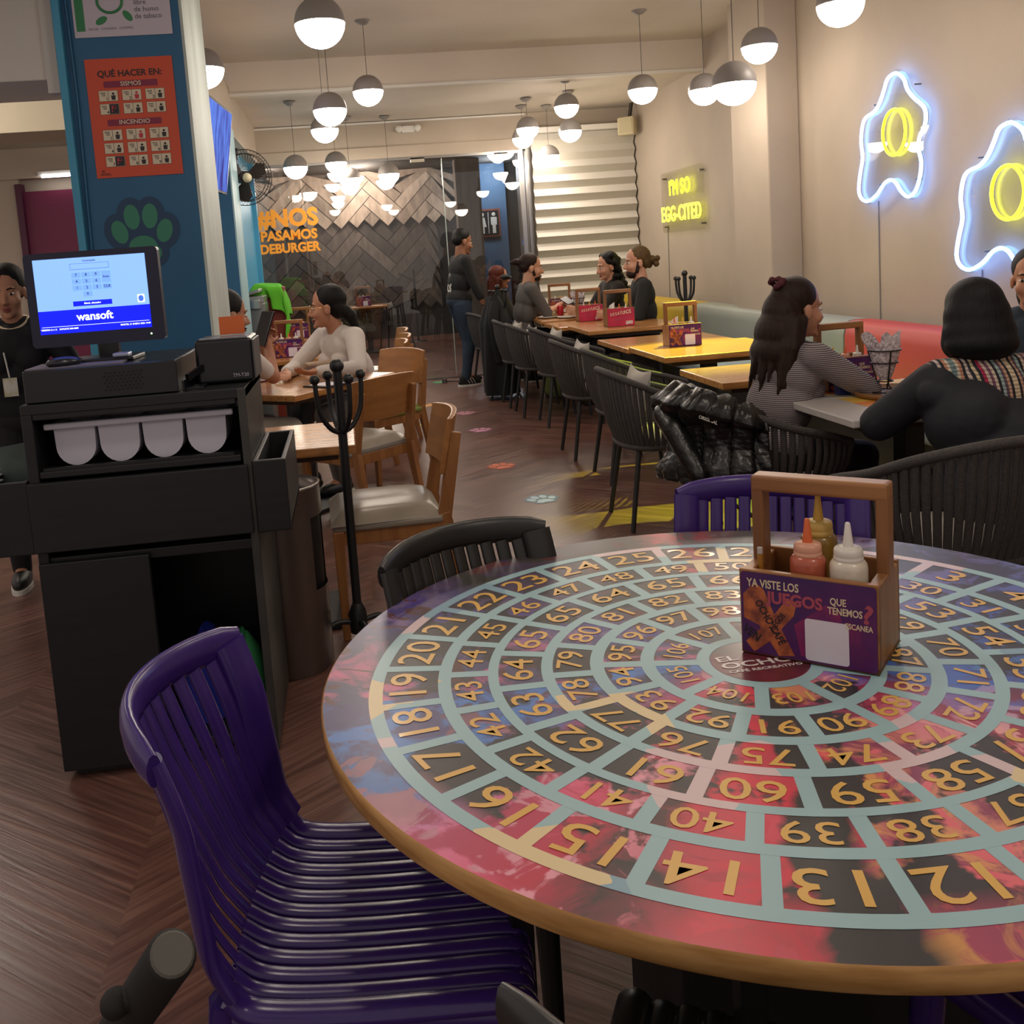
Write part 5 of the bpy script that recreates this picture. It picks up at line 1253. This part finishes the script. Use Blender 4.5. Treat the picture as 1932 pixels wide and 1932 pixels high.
    Lp = MB(); ell(Lp, hd(0, .088, -.067), (.023*s, .009*s, .0055*s), RH, 14, 8); ell(Lp, hd(0, .087, -.077), (.02*s, .009*s, .0058*s), RH, 14, 8); Lp.build('lips', m_lip if female else m_lipd, t)
    Eb = MB()
    for sd in (1, -1): Eb.tube([hd(sd*.014, .0865, .0215), hd(sd*.032, .0845, .027), hd(sd*.05, .071, .021)], [.0036, .0038, .002], 6, flat=.8)
    Eb.build('eyebrows', m_hair['black'], t)
    if top is not None:
        T_ = MB(); torso(T_, .013)
        up_ = {'long': .97, 'mid': .78, 'elbow': .52, 'short': .36, 'none': 0}[sleeve]
        if up_: [arm(T_, sd, .011, up_) for sd in (1, -1)]
        if neck == 'high': cap(T_, nb-up*.02*s, nb+up*.045*s, .068*s, .066*s)
        q.shirt = blob(T_, 'shirt', top, t, voxel, 2)
    if bottom is not None:
        L_ = MB(); ell(L_, pel+up*.03*s, (.165*fat*s, .122*fat*s, .11*s), RL); [leg(L_, sd, .013) for sd in (1, -1)]
        blob(L_, 'trousers', bottom, t, voxel, 2)
    if shoes is not None:
        for sd in (1, -1):
            S_ = MB(); a = ank[sd]; ell(S_, (a.x, a.y+.045, a.z-.045), (.046, .135, .05)); ell(S_, (a.x, a.y-.02, a.z-.01), (.042, .055, .06)); so = blob(S_, 'shoe', shoes, t, .006, 2)
            MB().prism([(a.x+.048*math.cos(k)*(1 if math.sin(k) > -.2 else .85), a.y+.045+.142*math.sin(k)) for k in [2*PI*i/24 for i in range(24)]], .0, .022, 0).build('sole', m_white, so)
    return q
def hair(q, prims, m, voxel=.007, name='hair', smooth=2):
    b = MB(); s = q.s*q.hs
    for p in prims:
        if p[0] == 'e': ell(b, q.hd(*p[1]), tuple(v*s for v in p[2]), q.RH @ (Euler(p[3]).to_matrix() if len(p) > 3 else Matrix.Identity(3)))
        elif p[0] == 'c': cap(b, q.hd(*p[1]), q.hd(*p[2]), p[3]*s, p[4]*s, 12)
        elif p[0] == 'w': cap(b, p[1], p[2], p[3], p[4], 12)
    return blob(b, name, m, q.t, voxel, smooth)
SKULL = ('e', (0, -.026, .05), (.083, .096, .088))
BACK = ('e', (0, -.06, .0), (.078, .062, .085))
def stripe_mat(name, c1, c2, scale, direction='Z'):
    m = bpy.data.materials.new(name); m.use_nodes = True; N, L = nt(m); b = N['Principled BSDF']
    tc = N.new('ShaderNodeTexCoord'); wv_ = N.new('ShaderNodeTexWave'); wv_.bands_direction = direction; wv_.inputs['Scale'].default_value = scale; wv_.inputs['Distortion'].default_value = 1.2; wv_.inputs['Detail Scale'].default_value = .6
    L.new(tc.outputs['Object'], wv_.inputs['Vector']); r = N.new('ShaderNodeValToRGB'); r.color_ramp.elements[0].position = .3; r.color_ramp.elements[0].color = lin(c1); r.color_ramp.elements[1].position = .45; r.color_ramp.elements[1].color = lin(c2)
    L.new(wv_.outputs[0], r.inputs[0]); L.new(r.outputs[0], b.inputs['Base Color']); b.inputs['Roughness'].default_value = .85
    return m
# --- woman in white
Q = person('woman in a white long-sleeved top leaning on the diagonal wooden table', (.06, 6.33, 0), math.radians(128), 1.66, .46, .38, math.radians(-42), .02, 0,
    hands={1: (.04, .56, .80), -1: (-.20, .50, .80)}, poles={1: (.8, -.1, -.55), -1: (-.8, .0, -.5)}, palms={1: (0, 0, -1), -1: (.3, 0, 1), ('d', 1): (-.75, .6, -.05), ('d', -1): (.1, .95, .05)}, curls=(.45, .35),
    fat=1.12, skin='b', top=mat('white_jersey', '#c9c0b8', .85, bump=.25, bscale=22), bottom=mat('grey_trousers', '#7a736c', .8), shoes=m_black, bust=.02, voxel=.007)
hair(Q, [SKULL, ('e', (0, -.055, .0), (.074, .058, .075)), ('e', (0, -.105, -.035), (.04, .04, .04)), ('c', (0, -.13, -.06), (.0, -.15, -.12), .04, .025)], m_hair['black'], smooth=5)
gl = MB()
for sd in (1, -1):
    gl.tube([Q.hd(sd*.032+.024*math.cos(a), .1, -.002+.02*math.sin(a)) for a in [2*PI*k/20 for k in range(20)]], .0014, 5, closed=True); gl.tube([Q.hd(sd*.056, .099, .004), Q.hd(sd*.082, .06, .006), Q.hd(sd*.083, -.01, .002)], .0014, 5)
gl.tube([Q.hd(-.009, .101, 0), Q.hd(.009, .101, 0)], .0014, 5); gl.build('glasses', mat('gold_rim', '#c9a86a', .25, .9), Q.t)
wl_ = thing('wallet', 'beige wallet held by the woman in white', 'wallet', (-.19, 5.93, .845), math.radians(20)); MB().box((0, 0, 0), (.19, .09, .02)).build('body', mat('wallet_beige', '#a89078', .6), wl_, bevel=.008)
# --- man behind the column
Q = person('dark-haired man in a white T-shirt behind the blue column, seen from behind', (-.78, 5.42, 0), math.radians(-52), 1.66, .46, .22, math.radians(-10), .12, 0,
    hands={1: (-.02, .40, 1.0), -1: (-.12, .40, 1.0)}, poles={1: (.5, .1, -1), -1: (-.6, 0, -1)}, palms={1: (0, 0, -1), -1: (1, 0, 0)}, female=False, skin='a', top=mat('white_tshirt', '#c4bab2', .85), sleeve='short', bottom=mat('cream_trousers', '#a89f90', .85), shoes=m_black, fat=1.05)
hair(Q, [('e', (0, -.024, .048), (.083, .097, .09)), ('e', (0, -.062, .005), (.077, .06, .07))], m_hair['black'])
ph = thing('black_folder', 'black tablet held up by the man behind the column', 'tablet', (-.50, 5.68, 1.09), .5); MB().bar((-.03, 0, -.09), (.05, 0, .1), .16, .012).build('body', m_gb, ph, bevel=.003)
# --- standing man
Q = person('man standing by the glass in a black sweatshirt and blue jeans', (1.22, 10.72, 0), math.radians(-78), 1.69, None, .10, math.radians(4), .2, 0, fat=1.14,
    hands={1: (.23, .22, .84), -1: (-.22, .14, .84)}, poles={1: (.5, -.8, .2), -1: (-.5, -.8, .2)}, palms={1: (-.6, 0, -.5), -1: (.6, 0, -.5)}, curls=(.3, .3), female=False, skin='c', top=mat('black_sweatshirt', '#1d1c1d', .9, bump=.2, bscale=25), sleeve='mid', bottom=mat('blue_jeans', '#2b3a4c', .85, noise=.35, scale=8), shoes=mat('black_suede', '#161617', .8), feet={1: (.13, .0), -1: (-.11, .1)})
hair(Q, [('e', (0, -.022, .055), (.079, .092, .084)), ('e', (0, -.058, .02), (.074, .058, .07))], m_hair['black'], smooth=1)
mk = MB(); mk.text('*', .16, frame(Q.nb-Q.up*.18-Q.fwd*.118, -Q.rt, -Q.fwd), 0, .003, .03); mk.text('SO', .13, frame(Q.nb-Q.up*.33-Q.fwd*.118, -Q.rt, -Q.fwd), 0, .003, .02, .8); mk.build('back_print', m_white, Q.t)
sp3 = MB()
for k in range(3): sp3.bar((.176, -.0+.032*k, .035), (.165, -.025+.032*k, .085), .012, .004)
sp3.build('shoe_stripes', m_white, Q.t)
br = MB(); br.tube([Q.wr[1]+Vector((.034*math.cos(a), .034*math.sin(a), .01)) for a in [2*PI*k/16 for k in range(16)]], .006, 6, closed=True); br.build('bracelet', m_black, Q.t)
# --- man with pulled-back hair
Q = person('seated man with pulled-back hair in a grey shirt, looking at his phone', (1.72, 9.72, 0), math.radians(-88), 1.74, .48, .18, math.radians(-4), .08, 0,
    hands={1: (.03, .40, .86), -1: (-.06, .42, .83)}, poles={1: (.7, -.4, -.7), -1: (-.7, -.4, -.7)}, palms={1: (-.5, 0, .8), -1: (.5, 0, .8)}, curls=(.6, .6), female=False, skin='d', top=mat('grey_shirt', '#544f4d', .85), sleeve='elbow', bottom=mat('dark_trousers', '#1f1e20', .85), shoes=m_black)
hair(Q, [('e', (0, -.024, .05), (.081, .094, .086)), ('e', (0, -.06, .015), (.07, .055, .06)), ('e', (0, -.13, .05), (.038, .045, .032)), ('e', (0, -.165, .045), (.02, .03, .022))], m_hair['brown'], smooth=1)
hair(Q, [('e', (0, .045, -.088), (.047, .042, .03)), ('c', (-.06, .02, -.06), (-.066, .0, .0), .014, .01), ('c', (.06, .02, -.06), (.066, .0, .0), .014, .01)], m_hair['brown'], .006, 'beard')
ph = thing('smartphone', 'black smartphone in the hands of the man with pulled-back hair', 'phone', (2.2, 9.70, .90), .2); MB().box((0, 0, 0), (.08, .15, .01)).build('body', m_gb, ph, bevel=.003); ph.rotation_euler = (.4, -.3, .3)
# --- red-haired woman
Q = person('red-haired woman with dark glasses between standing man and seated man', (1.56, 10.5, 0), math.radians(-80), 1.56, .46, .12, math.radians(-2), .02, 0, hands={1: (.12, .35, .80), -1: (-.12, .35, .8)}, skin='b', top=mat('olive_top', '#2c2a20', .85), bottom=mat('dark_trousers', '#1f1e20', .85), shoes=m_black)
hair(Q, [SKULL, BACK, ('c', (0, -.07, -.03), (0, -.09, -.2), .07, .055), ('c', (.06, -.03, -.02), (.07, -.02, -.2), .035, .03), ('c', (-.06, -.03, -.02), (-.07, -.02, -.2), .035, .03)], m_hair['auburn'])
g2 = MB(); 
for sd in (1, -1): ell(g2, Q.hd(sd*.034, .095, 0), (.03, .01, .02), Q.RH, 12, 8); g2.bar(Q.hd(sd*.06, .09, .005), Q.hd(sd*.084, -.02, .005), .006, .018)
g2.build('dark_glasses', m_gb, Q.t)
b = MB(); R3 = Matrix.Rotation(.2, 3, 'X'); ell(b, Q.hd(.10, .04, .0), (.15, .05, .022)); ell(b, Q.hd(.2, .0, .012), (.08, .04, .03)); blob(b, 'visor', mat('soft_black', '#1c1c1b', .7), Q.t, .006, 2)
# --- curly-haired woman
Q = person('woman with long curly dark hair in a sheer black top across the far table', (2.62, 9.45, 0), math.radians(98), 1.66, .47, .05, math.radians(2), .12, 0, hands={1: (.12, .38, .82), -1: (-.06, .40, .82)}, skin='d', top=mat('sheer_black', '#221d1b', .8), bottom=mat('dark_trousers', '#1f1e20', .85), voxel=.007)
rnd = random.Random(11); cu_ = [SKULL, BACK]
for k in range(46):
    a = rnd.uniform(-1.75, 1.75)+PI; zz = rnd.uniform(-.27, .1); rr_ = .07+.035*rnd.random()+max(0, -.02-zz)*.12
    cu_.append(('e', (rr_*math.sin(a)*1.1, -.02+rr_*math.cos(a)*.95, zz), (.03, .03, .03)))
hair(Q, cu_, m_hair['black'], .007, smooth=1)
# --- man with bun
Q = person('bearded man with a curly bun in a black jumper across the far table', (2.66, 8.62, 0), math.radians(82), 1.74, .47, .03, math.radians(8), .02, 0, hands={1: (.2, .30, .80), -1: (-.15, .32, .80)}, female=False, skin='d', top=mat('black_jumper', '#1a1b1a', .9), bottom=mat('dark_trousers', '#1f1e20', .85), fat=1.05)
hair(Q, [('e', (0, -.024, .048), (.08, .094, .086)), ('e', (0, -.06, .01), (.07, .055, .07))]+[('e', (.03*math.sin(k*2.1), -.135+.028*math.cos(k*1.7), -.005+.03*math.sin(k*1.1)), (.024, .024, .024)) for k in range(9)], m_hair['sandy'], .006, smooth=1)
hair(Q, [('e', (0, .047, -.09), (.049, .046, .036)), ('c', (-.06, .02, -.07), (-.068, .005, .0), .016, .012), ('c', (.06, .02, -.07), (.068, .005, .0), .016, .012)], m_hair['brown'], .006, 'beard')
# --- striped sweater woman
Q = person('woman in a grey striped sweater with long wavy half-up hair', (1.69, 3.84, 0), math.radians(-74), 1.57, .42, .27, math.radians(-6), .06, 0,
    hands={1: (.02, .44, .80), -1: (-.10, .40, .80)}, poles={1: (.9, .35, -.6), -1: (-.8, -.2, -.5)}, palms={1: (0, 0, -1), -1: (0, 0, -1), ('d', 1): (-.8, .5, 0), ('d', -1): (.6, .75, 0)}, fat=1.16, skin='b', top=stripe_mat('striped_knit', '#3c3438', '#948a8c', 40), bottom=mat('dark_trousers', '#1f1e20', .85), shoes=m_black, voxel=.0065)
rnd = random.Random(5); hr = [SKULL, BACK, ('e', (0, -.09, -.02), (.085, .065, .10)), ('e', (0, -.115, -.10), (.105, .065, .10)), ('e', (0, -.13, -.17), (.11, .06, .08))]
for k in range(34):
    x = -.105+.21*(k % 17)/16; y = -.12-.03*(k//17)+.05*(abs(x)/.1)**2; L1 = -.24-.07*rnd.random()-.03*(k//17)
    hr += [('c', (x*.8, y+.02, -.04), (x*1.05+.01*math.sin(k*2.3), y-.01, -.15), .026, .024), ('c', (x*1.05+.01*math.sin(k*2.3), y-.01, -.15), (x*1.2+.02*math.sin(k*1.3), y-.03-.015*math.sin(k*3.1), L1), .022, .006)]
hair(Q, hr, m_hair['brown'], .006, smooth=5)
b = MB()
for k in range(9):
    a = 2*PI*k/9; ell(b, Q.hd(.028*math.cos(a), -.105+.015*math.sin(2*a), .105+.018*math.sin(a)), (.014, .014, .014))
blob(b, 'hair_tie', mat('wine_scrunchie', '#4a1420', .8), Q.t, .004, 1)
br = MB(); br.tube([Q.wr[1]+Vector((.03*math.cos(a), .03*math.sin(a), 0)) for a in [2*PI*k/16 for k in range(16)]], .007, 6, closed=True); br.build('bracelet', mat('red_beads', '#5a1420', .3), Q.t)
# --- woman with bob and navy jacket
def vest_mat():
    m = bpy.data.materials.new('woven_stripes'); m.use_nodes = True; N, L = nt(m); b = N['Principled BSDF']
    tc = N.new('ShaderNodeTexCoord'); sp = N.new('ShaderNodeSeparateXYZ'); L.new(tc.outputs['Object'], sp.inputs[0])
    mr = N.new('ShaderNodeMath'); mr.operation = 'PINGPONG'; mr.inputs[1].default_value = .17; ad = N.new('ShaderNodeMath'); ad.inputs[1].default_value = .3; L.new(sp.outputs[0], ad.inputs[0]); L.new(ad.outputs[0], mr.inputs[0])
    dv = N.new('ShaderNodeMath'); dv.operation = 'DIVIDE'; dv.inputs[1].default_value = .17; L.new(mr.outputs[0], dv.inputs[0])
    r = N.new('ShaderNodeValToRGB'); r.color_ramp.interpolation = 'CONSTANT'; e = r.color_ramp.elements; cols = ['#cbb89a', '#1d1c28', '#b9917a', '#5a4450', '#8fa3a0', '#1a1a24', '#c2ad9c', '#6a4458', '#b8a596', '#a01c44', '#1d1c28', '#c0ae8c', '#20202c', '#b8a8a0', '#1c1a26', '#b98468', '#c9bca8', '#6f8488']
    e[0].color = lin(cols[0]); e[1].position = 1/18; e[1].color = lin(cols[1])
    for k in range(2, 18): n_ = e.new(k/18); n_.color = lin(cols[k])
    L.new(dv.outputs[0], r.inputs[0])
    w = N.new('ShaderNodeTexWave'); w.bands_direction = 'Z'; w.inputs['Scale'].default_value = 26; w.inputs['Distortion'].default_value = 3; w.inputs['Detail Scale'].default_value = 3; L.new(tc.outputs['Object'], w.inputs['Vector'])
    mx = N.new('ShaderNodeMix'); mx.data_type = 'RGBA'; mx.blend_type = 'MULTIPLY'; mx.inputs[0].default_value = .55; L.new(r.outputs[0], mx.inputs[6]); L.new(w.outputs[0], mx.inputs[7])
    L.new(mx.outputs[2], b.inputs['Base Color']); b.inputs['Roughness'].default_value = .9; return m
Q = person('woman with a straight dark bob, patterned sweater and navy jacket, seen from behind', (2.10, 2.92, 0), math.radians(-6), 1.56, .42, .36, math.radians(-8), .15, 0,
    hands={1: (.22, .42, .80), -1: (-.12, .40, .80)}, poles={1: (.9, -.4, -.5), -1: (-1, -.35, -.5)}, palms={1: (0, 0, -1), -1: (0, 0, -1)}, fat=1.1, skin='b', top=vest_mat(), neck='high', bottom=mat('dark_trousers', '#1f1e20', .85), shoes=m_black, voxel=.0065)
hair(Q, [('e', (0, -.02, .052), (.092, .104, .09)), ('e', (0, -.035, .0), (.107, .095, .11)), ('e', (0, -.042, -.05), (.117, .095, .09)), ('e', (0, -.06, -.09), (.118, .085, .06)), ('e', (.06, -.02, -.08), (.055, .06, .06)), ('e', (-.06, -.02, -.08), (.055, .06, .06))], m_hair['bob'], .007, smooth=22)
jk = MB()
def tw(x, y, z): return Q.nb+Q.rt*x+Q.fwd*y+Q.up*z
RT = Matrix((Q.rt, Q.fwd, Q.up)).transposed()
for sd in (1, -1):
    S, E, W_ = Q.sh[sd], Q.elb[sd], Q.wr[sd]
    cap(jk, S.lerp(E, .04 if sd < 0 else .4)-Q.up*.01, E, .074, .066); cap(jk, E, E.lerp(W_, .85), .064, .05)
ell(jk, tw(0, -.02, -.44), (.225, .165, .19), RT); ell(jk, tw(0, -.02, -.33), (.215, .15, .15), RT)
ell(jk, tw(-.10, -.02, -.19), (.13, .145, .14), RT @ Matrix.Rotation(.5, 3, 'Y')); ell(jk, tw(.04, -.02, -.27), (.17, .15, .13), RT @ Matrix.Rotation(.4, 3, 'Y')); cap(jk, tw(-.19, -.03, -.10), tw(.22, -.09, -.26), .06, .058)
blob(jk, 'jacket', mat('navy_jacket', '#12141f', .75, bump=.9, bscale=9), Q.t, .007, 16)
# --- woman at the right edge
Q = person('dark-haired woman at the right edge, only part of her face showing', (2.97, 3.98, 0), math.radians(143), 1.58, .44, .03, math.radians(-4), .02, 0, hands={1: (.1, .36, .8), -1: (-.1, .36, .8)}, skin='b', top=mat('teal_top', '#1d2c3a', .8), bottom=mat('dark_trousers', '#1f1e20', .85), voxel=.007)
hair(Q, [SKULL, BACK, ('e', (0, -.08, -.06), (.07, .05, .1))], m_hair['bob'], smooth=4)
# --- staff woman at the left
Q = person('staff woman in a black polo with a badge behind the till', (-1.565, 4.78, 0), math.radians(190), 1.51, None, .04, math.radians(-4), .08, .04, hands={1: (.2, .3, .95), -1: (-.25, .25, .9)}, skin='b', top=mat('black_polo', '#15151a', .85), sleeve='elbow', bottom=mat('dark_trousers', '#1f1e20', .85), shoes=m_black, fat=1.22, voxel=.007)
hair(Q, [('e', (0, -.026, .055), (.085, .097, .088)), ('e', (0, -.06, .02), (.076, .06, .07)), ('e', (.045, .055, .075), (.04, .035, .03)), ('c', (.07, .03, .06), (.078, .0, -.02), .02, .012)], m_hair['black'], smooth=1)
pp_ = MB(); pp_.tube([Q.nb+Q.up*.035+Q.rt*.07*math.cos(a)*1.0+Q.fwd*(.07*math.sin(a)+.01)+Q.up*(-.05*max(0, math.sin(a))) for a in [2*PI*k/24 for k in range(24)]], .006, 6, closed=True); pp_.build('collar_piping', m_cream, Q.t)
bd = MB(); c0 = Q.nb-Q.up*.27+Q.fwd*.165+Q.rt*.02; bd.box(c0, (.06, .004, .085)); bd.build('badge', mat('badge_green', '#a8a86a', .5, noise=1, col2='#d6d2c8', scale=16), Q.t); MB().tube([c0+Vector((0, 0, .045)), c0+Vector((.01, .01, .16))], .004, 6).build('lanyard', m_white, Q.t)
# ================================================================ CLOTHES ON FURNITURE
# puffer jacket on the woven armchair
pj = thing('puffer_jacket', 'glossy black quilted puffer jacket over the chair behind the striped sweater', 'jacket', (1.62, 3.80, 0), math.radians(-82))
m_puf = mat('puffer_black', '#0f0f10', .3, bump=.55, bscale=22)
rimc = spline([(-.325, -.04, .67), (-.31, -.13, .73), (-.19, -.285, .78), (-.03, -.335, .795), (.12, -.31, .785), (.23, -.235, .75), (.29, -.13, .70)], 12)
NU, NV = 84, 44; P = []
for i in range(NU+1):
    u = i/NU; p = rimc[min(int(u*(len(rimc)-1)), len(rimc)-1)]; nrm = Vector((p.x, p.y+.02, 0)).normalized(); row = []
    down = .40-.06*math.sin(u*5)-.24*max(0, u-.45)**1.1/.55**1.1
    for k in range(NV+1):
        v = k/NV*1.28-.28
        if v < 0: q0 = Vector((p.x, p.y, p.z))-nrm*(.055)+Vector((0, 0, v*.5)); off = Vector((0, 0, .02)); d_ = -nrm
        elif v < .06: t_ = v/.06; q0 = p+nrm*(-.055+.06*t_)+Vector((0, 0, .03*math.sin(PI*t_)+.01)); d_ = Vector((0, 0, 1))
        else: q0 = p+nrm*(.02+.03*math.sin(v*6+u*3))+Vector((0, 0, -(v-.06)*down)); d_ = nrm
        wv1 = abs(math.sin(PI*(u*8+.35*math.sin(v*4)+(.5*v if u > .5 else 0))))**.6; wv2 = abs(math.sin(PI*(v*3.2+u*1.6)))**.5 if u > .3 else 1
        row.append(q0+d_*(.03*wv1*(.55+.45*wv2)+.006*math.sin(u*70+v*31)*math.sin(v*50)))
    P.append(row)
MB().grid(P, 0, True).build('quilted_shell', m_puf, pj, solid=.012)
b = MB(); cap(b, (.02, -.375, .68), (.16, -.35, .52), .05, .04); cap(b, (-.07, -.37, .73), (.02, -.375, .68), .05, .05)
blob(b, 'sleeve', m_puf, pj, .008, 2)
tx = MB(); tx.text('ORIGINAL', .018, frame((.2, -.325, .74), (.85, .5, -.25), (.5, -.85, .1)), 0, .001, .02); tx.build('print_mark', m_white, pj)
# long black coat on the rack
cj = thing('long_coat', 'long black coat hanging on the coat rack beside the seated man', 'coat', (1.47, 9.52, 0))
b = MB()
P = []
for i in range(15):
    z = 1.02-.97*i/14; row = []
    for k in range(30):
        a = 2*PI*k/30; r_ = (.055+.11*min(1, i/4)**.8+.03*i/14)*(1+.16*math.sin(5*a+i*.15))
        row.append((-.05+r_*math.cos(a)*.85+.02*i/14, -.03+r_*math.sin(a)*1.05, z))
    P.append(row)
b.grid(P, 0, True, closed_u=True); b.build('cloth', mat('coat_black', '#121214', .9), cj)
for s_ in (-1, 1): MB().tube(spline([(-.05, s_*.09-.03, .95), (-.09, s_*.16-.03, .8), (-.08, s_*.17-.03, .55), (-.05, s_*.16-.03, .38)], 4), [.05]*9+[.045]*4, 10).build('sleeve', mat('coat_black', '#121214', .9), cj)
# bag under table
bg = tag(MB().sphere((0, 0, 0), 1, 0, 20, 12, (.16, .1, .14)).build('bag', mat('lime_bag', '#8fa05a', .7)), 'pale green bag on the floor under the bench row tables', 'bag'); bg.location = (1.95, 9.2, .14)
fp = thing('floor_socket', 'small metal plug with cord on the floor by the glass', 'plug', (1.02, 11.0, 0), 0); MB().tube([(0, 0, 0), (0, 0, .05)], .03, 12).build('plug', m_alu, fp); MB().tube([(.03, 0, .02), (.2, -.05, .01), (.4, 0, .01)], .008, 6).build('cord', mat('cord_dark', '#3a3532', .6), fp)
# unseen lamps over the near table, added above the picture to light it
for x, y, lb in ((.95, 2.75, 'globe pendant above the round table, over the picture'), (2.3, 2.3, 'globe pendant above the bob-haired woman, over the picture'), (-.1, 2.0, 'globe pendant above the till front, over the picture'), (1.2, .5, 'globe pendant above the camera side of the round table')):
    p = pendant(2.55, 3.25, lb); p.location = (x, y, 2.55)
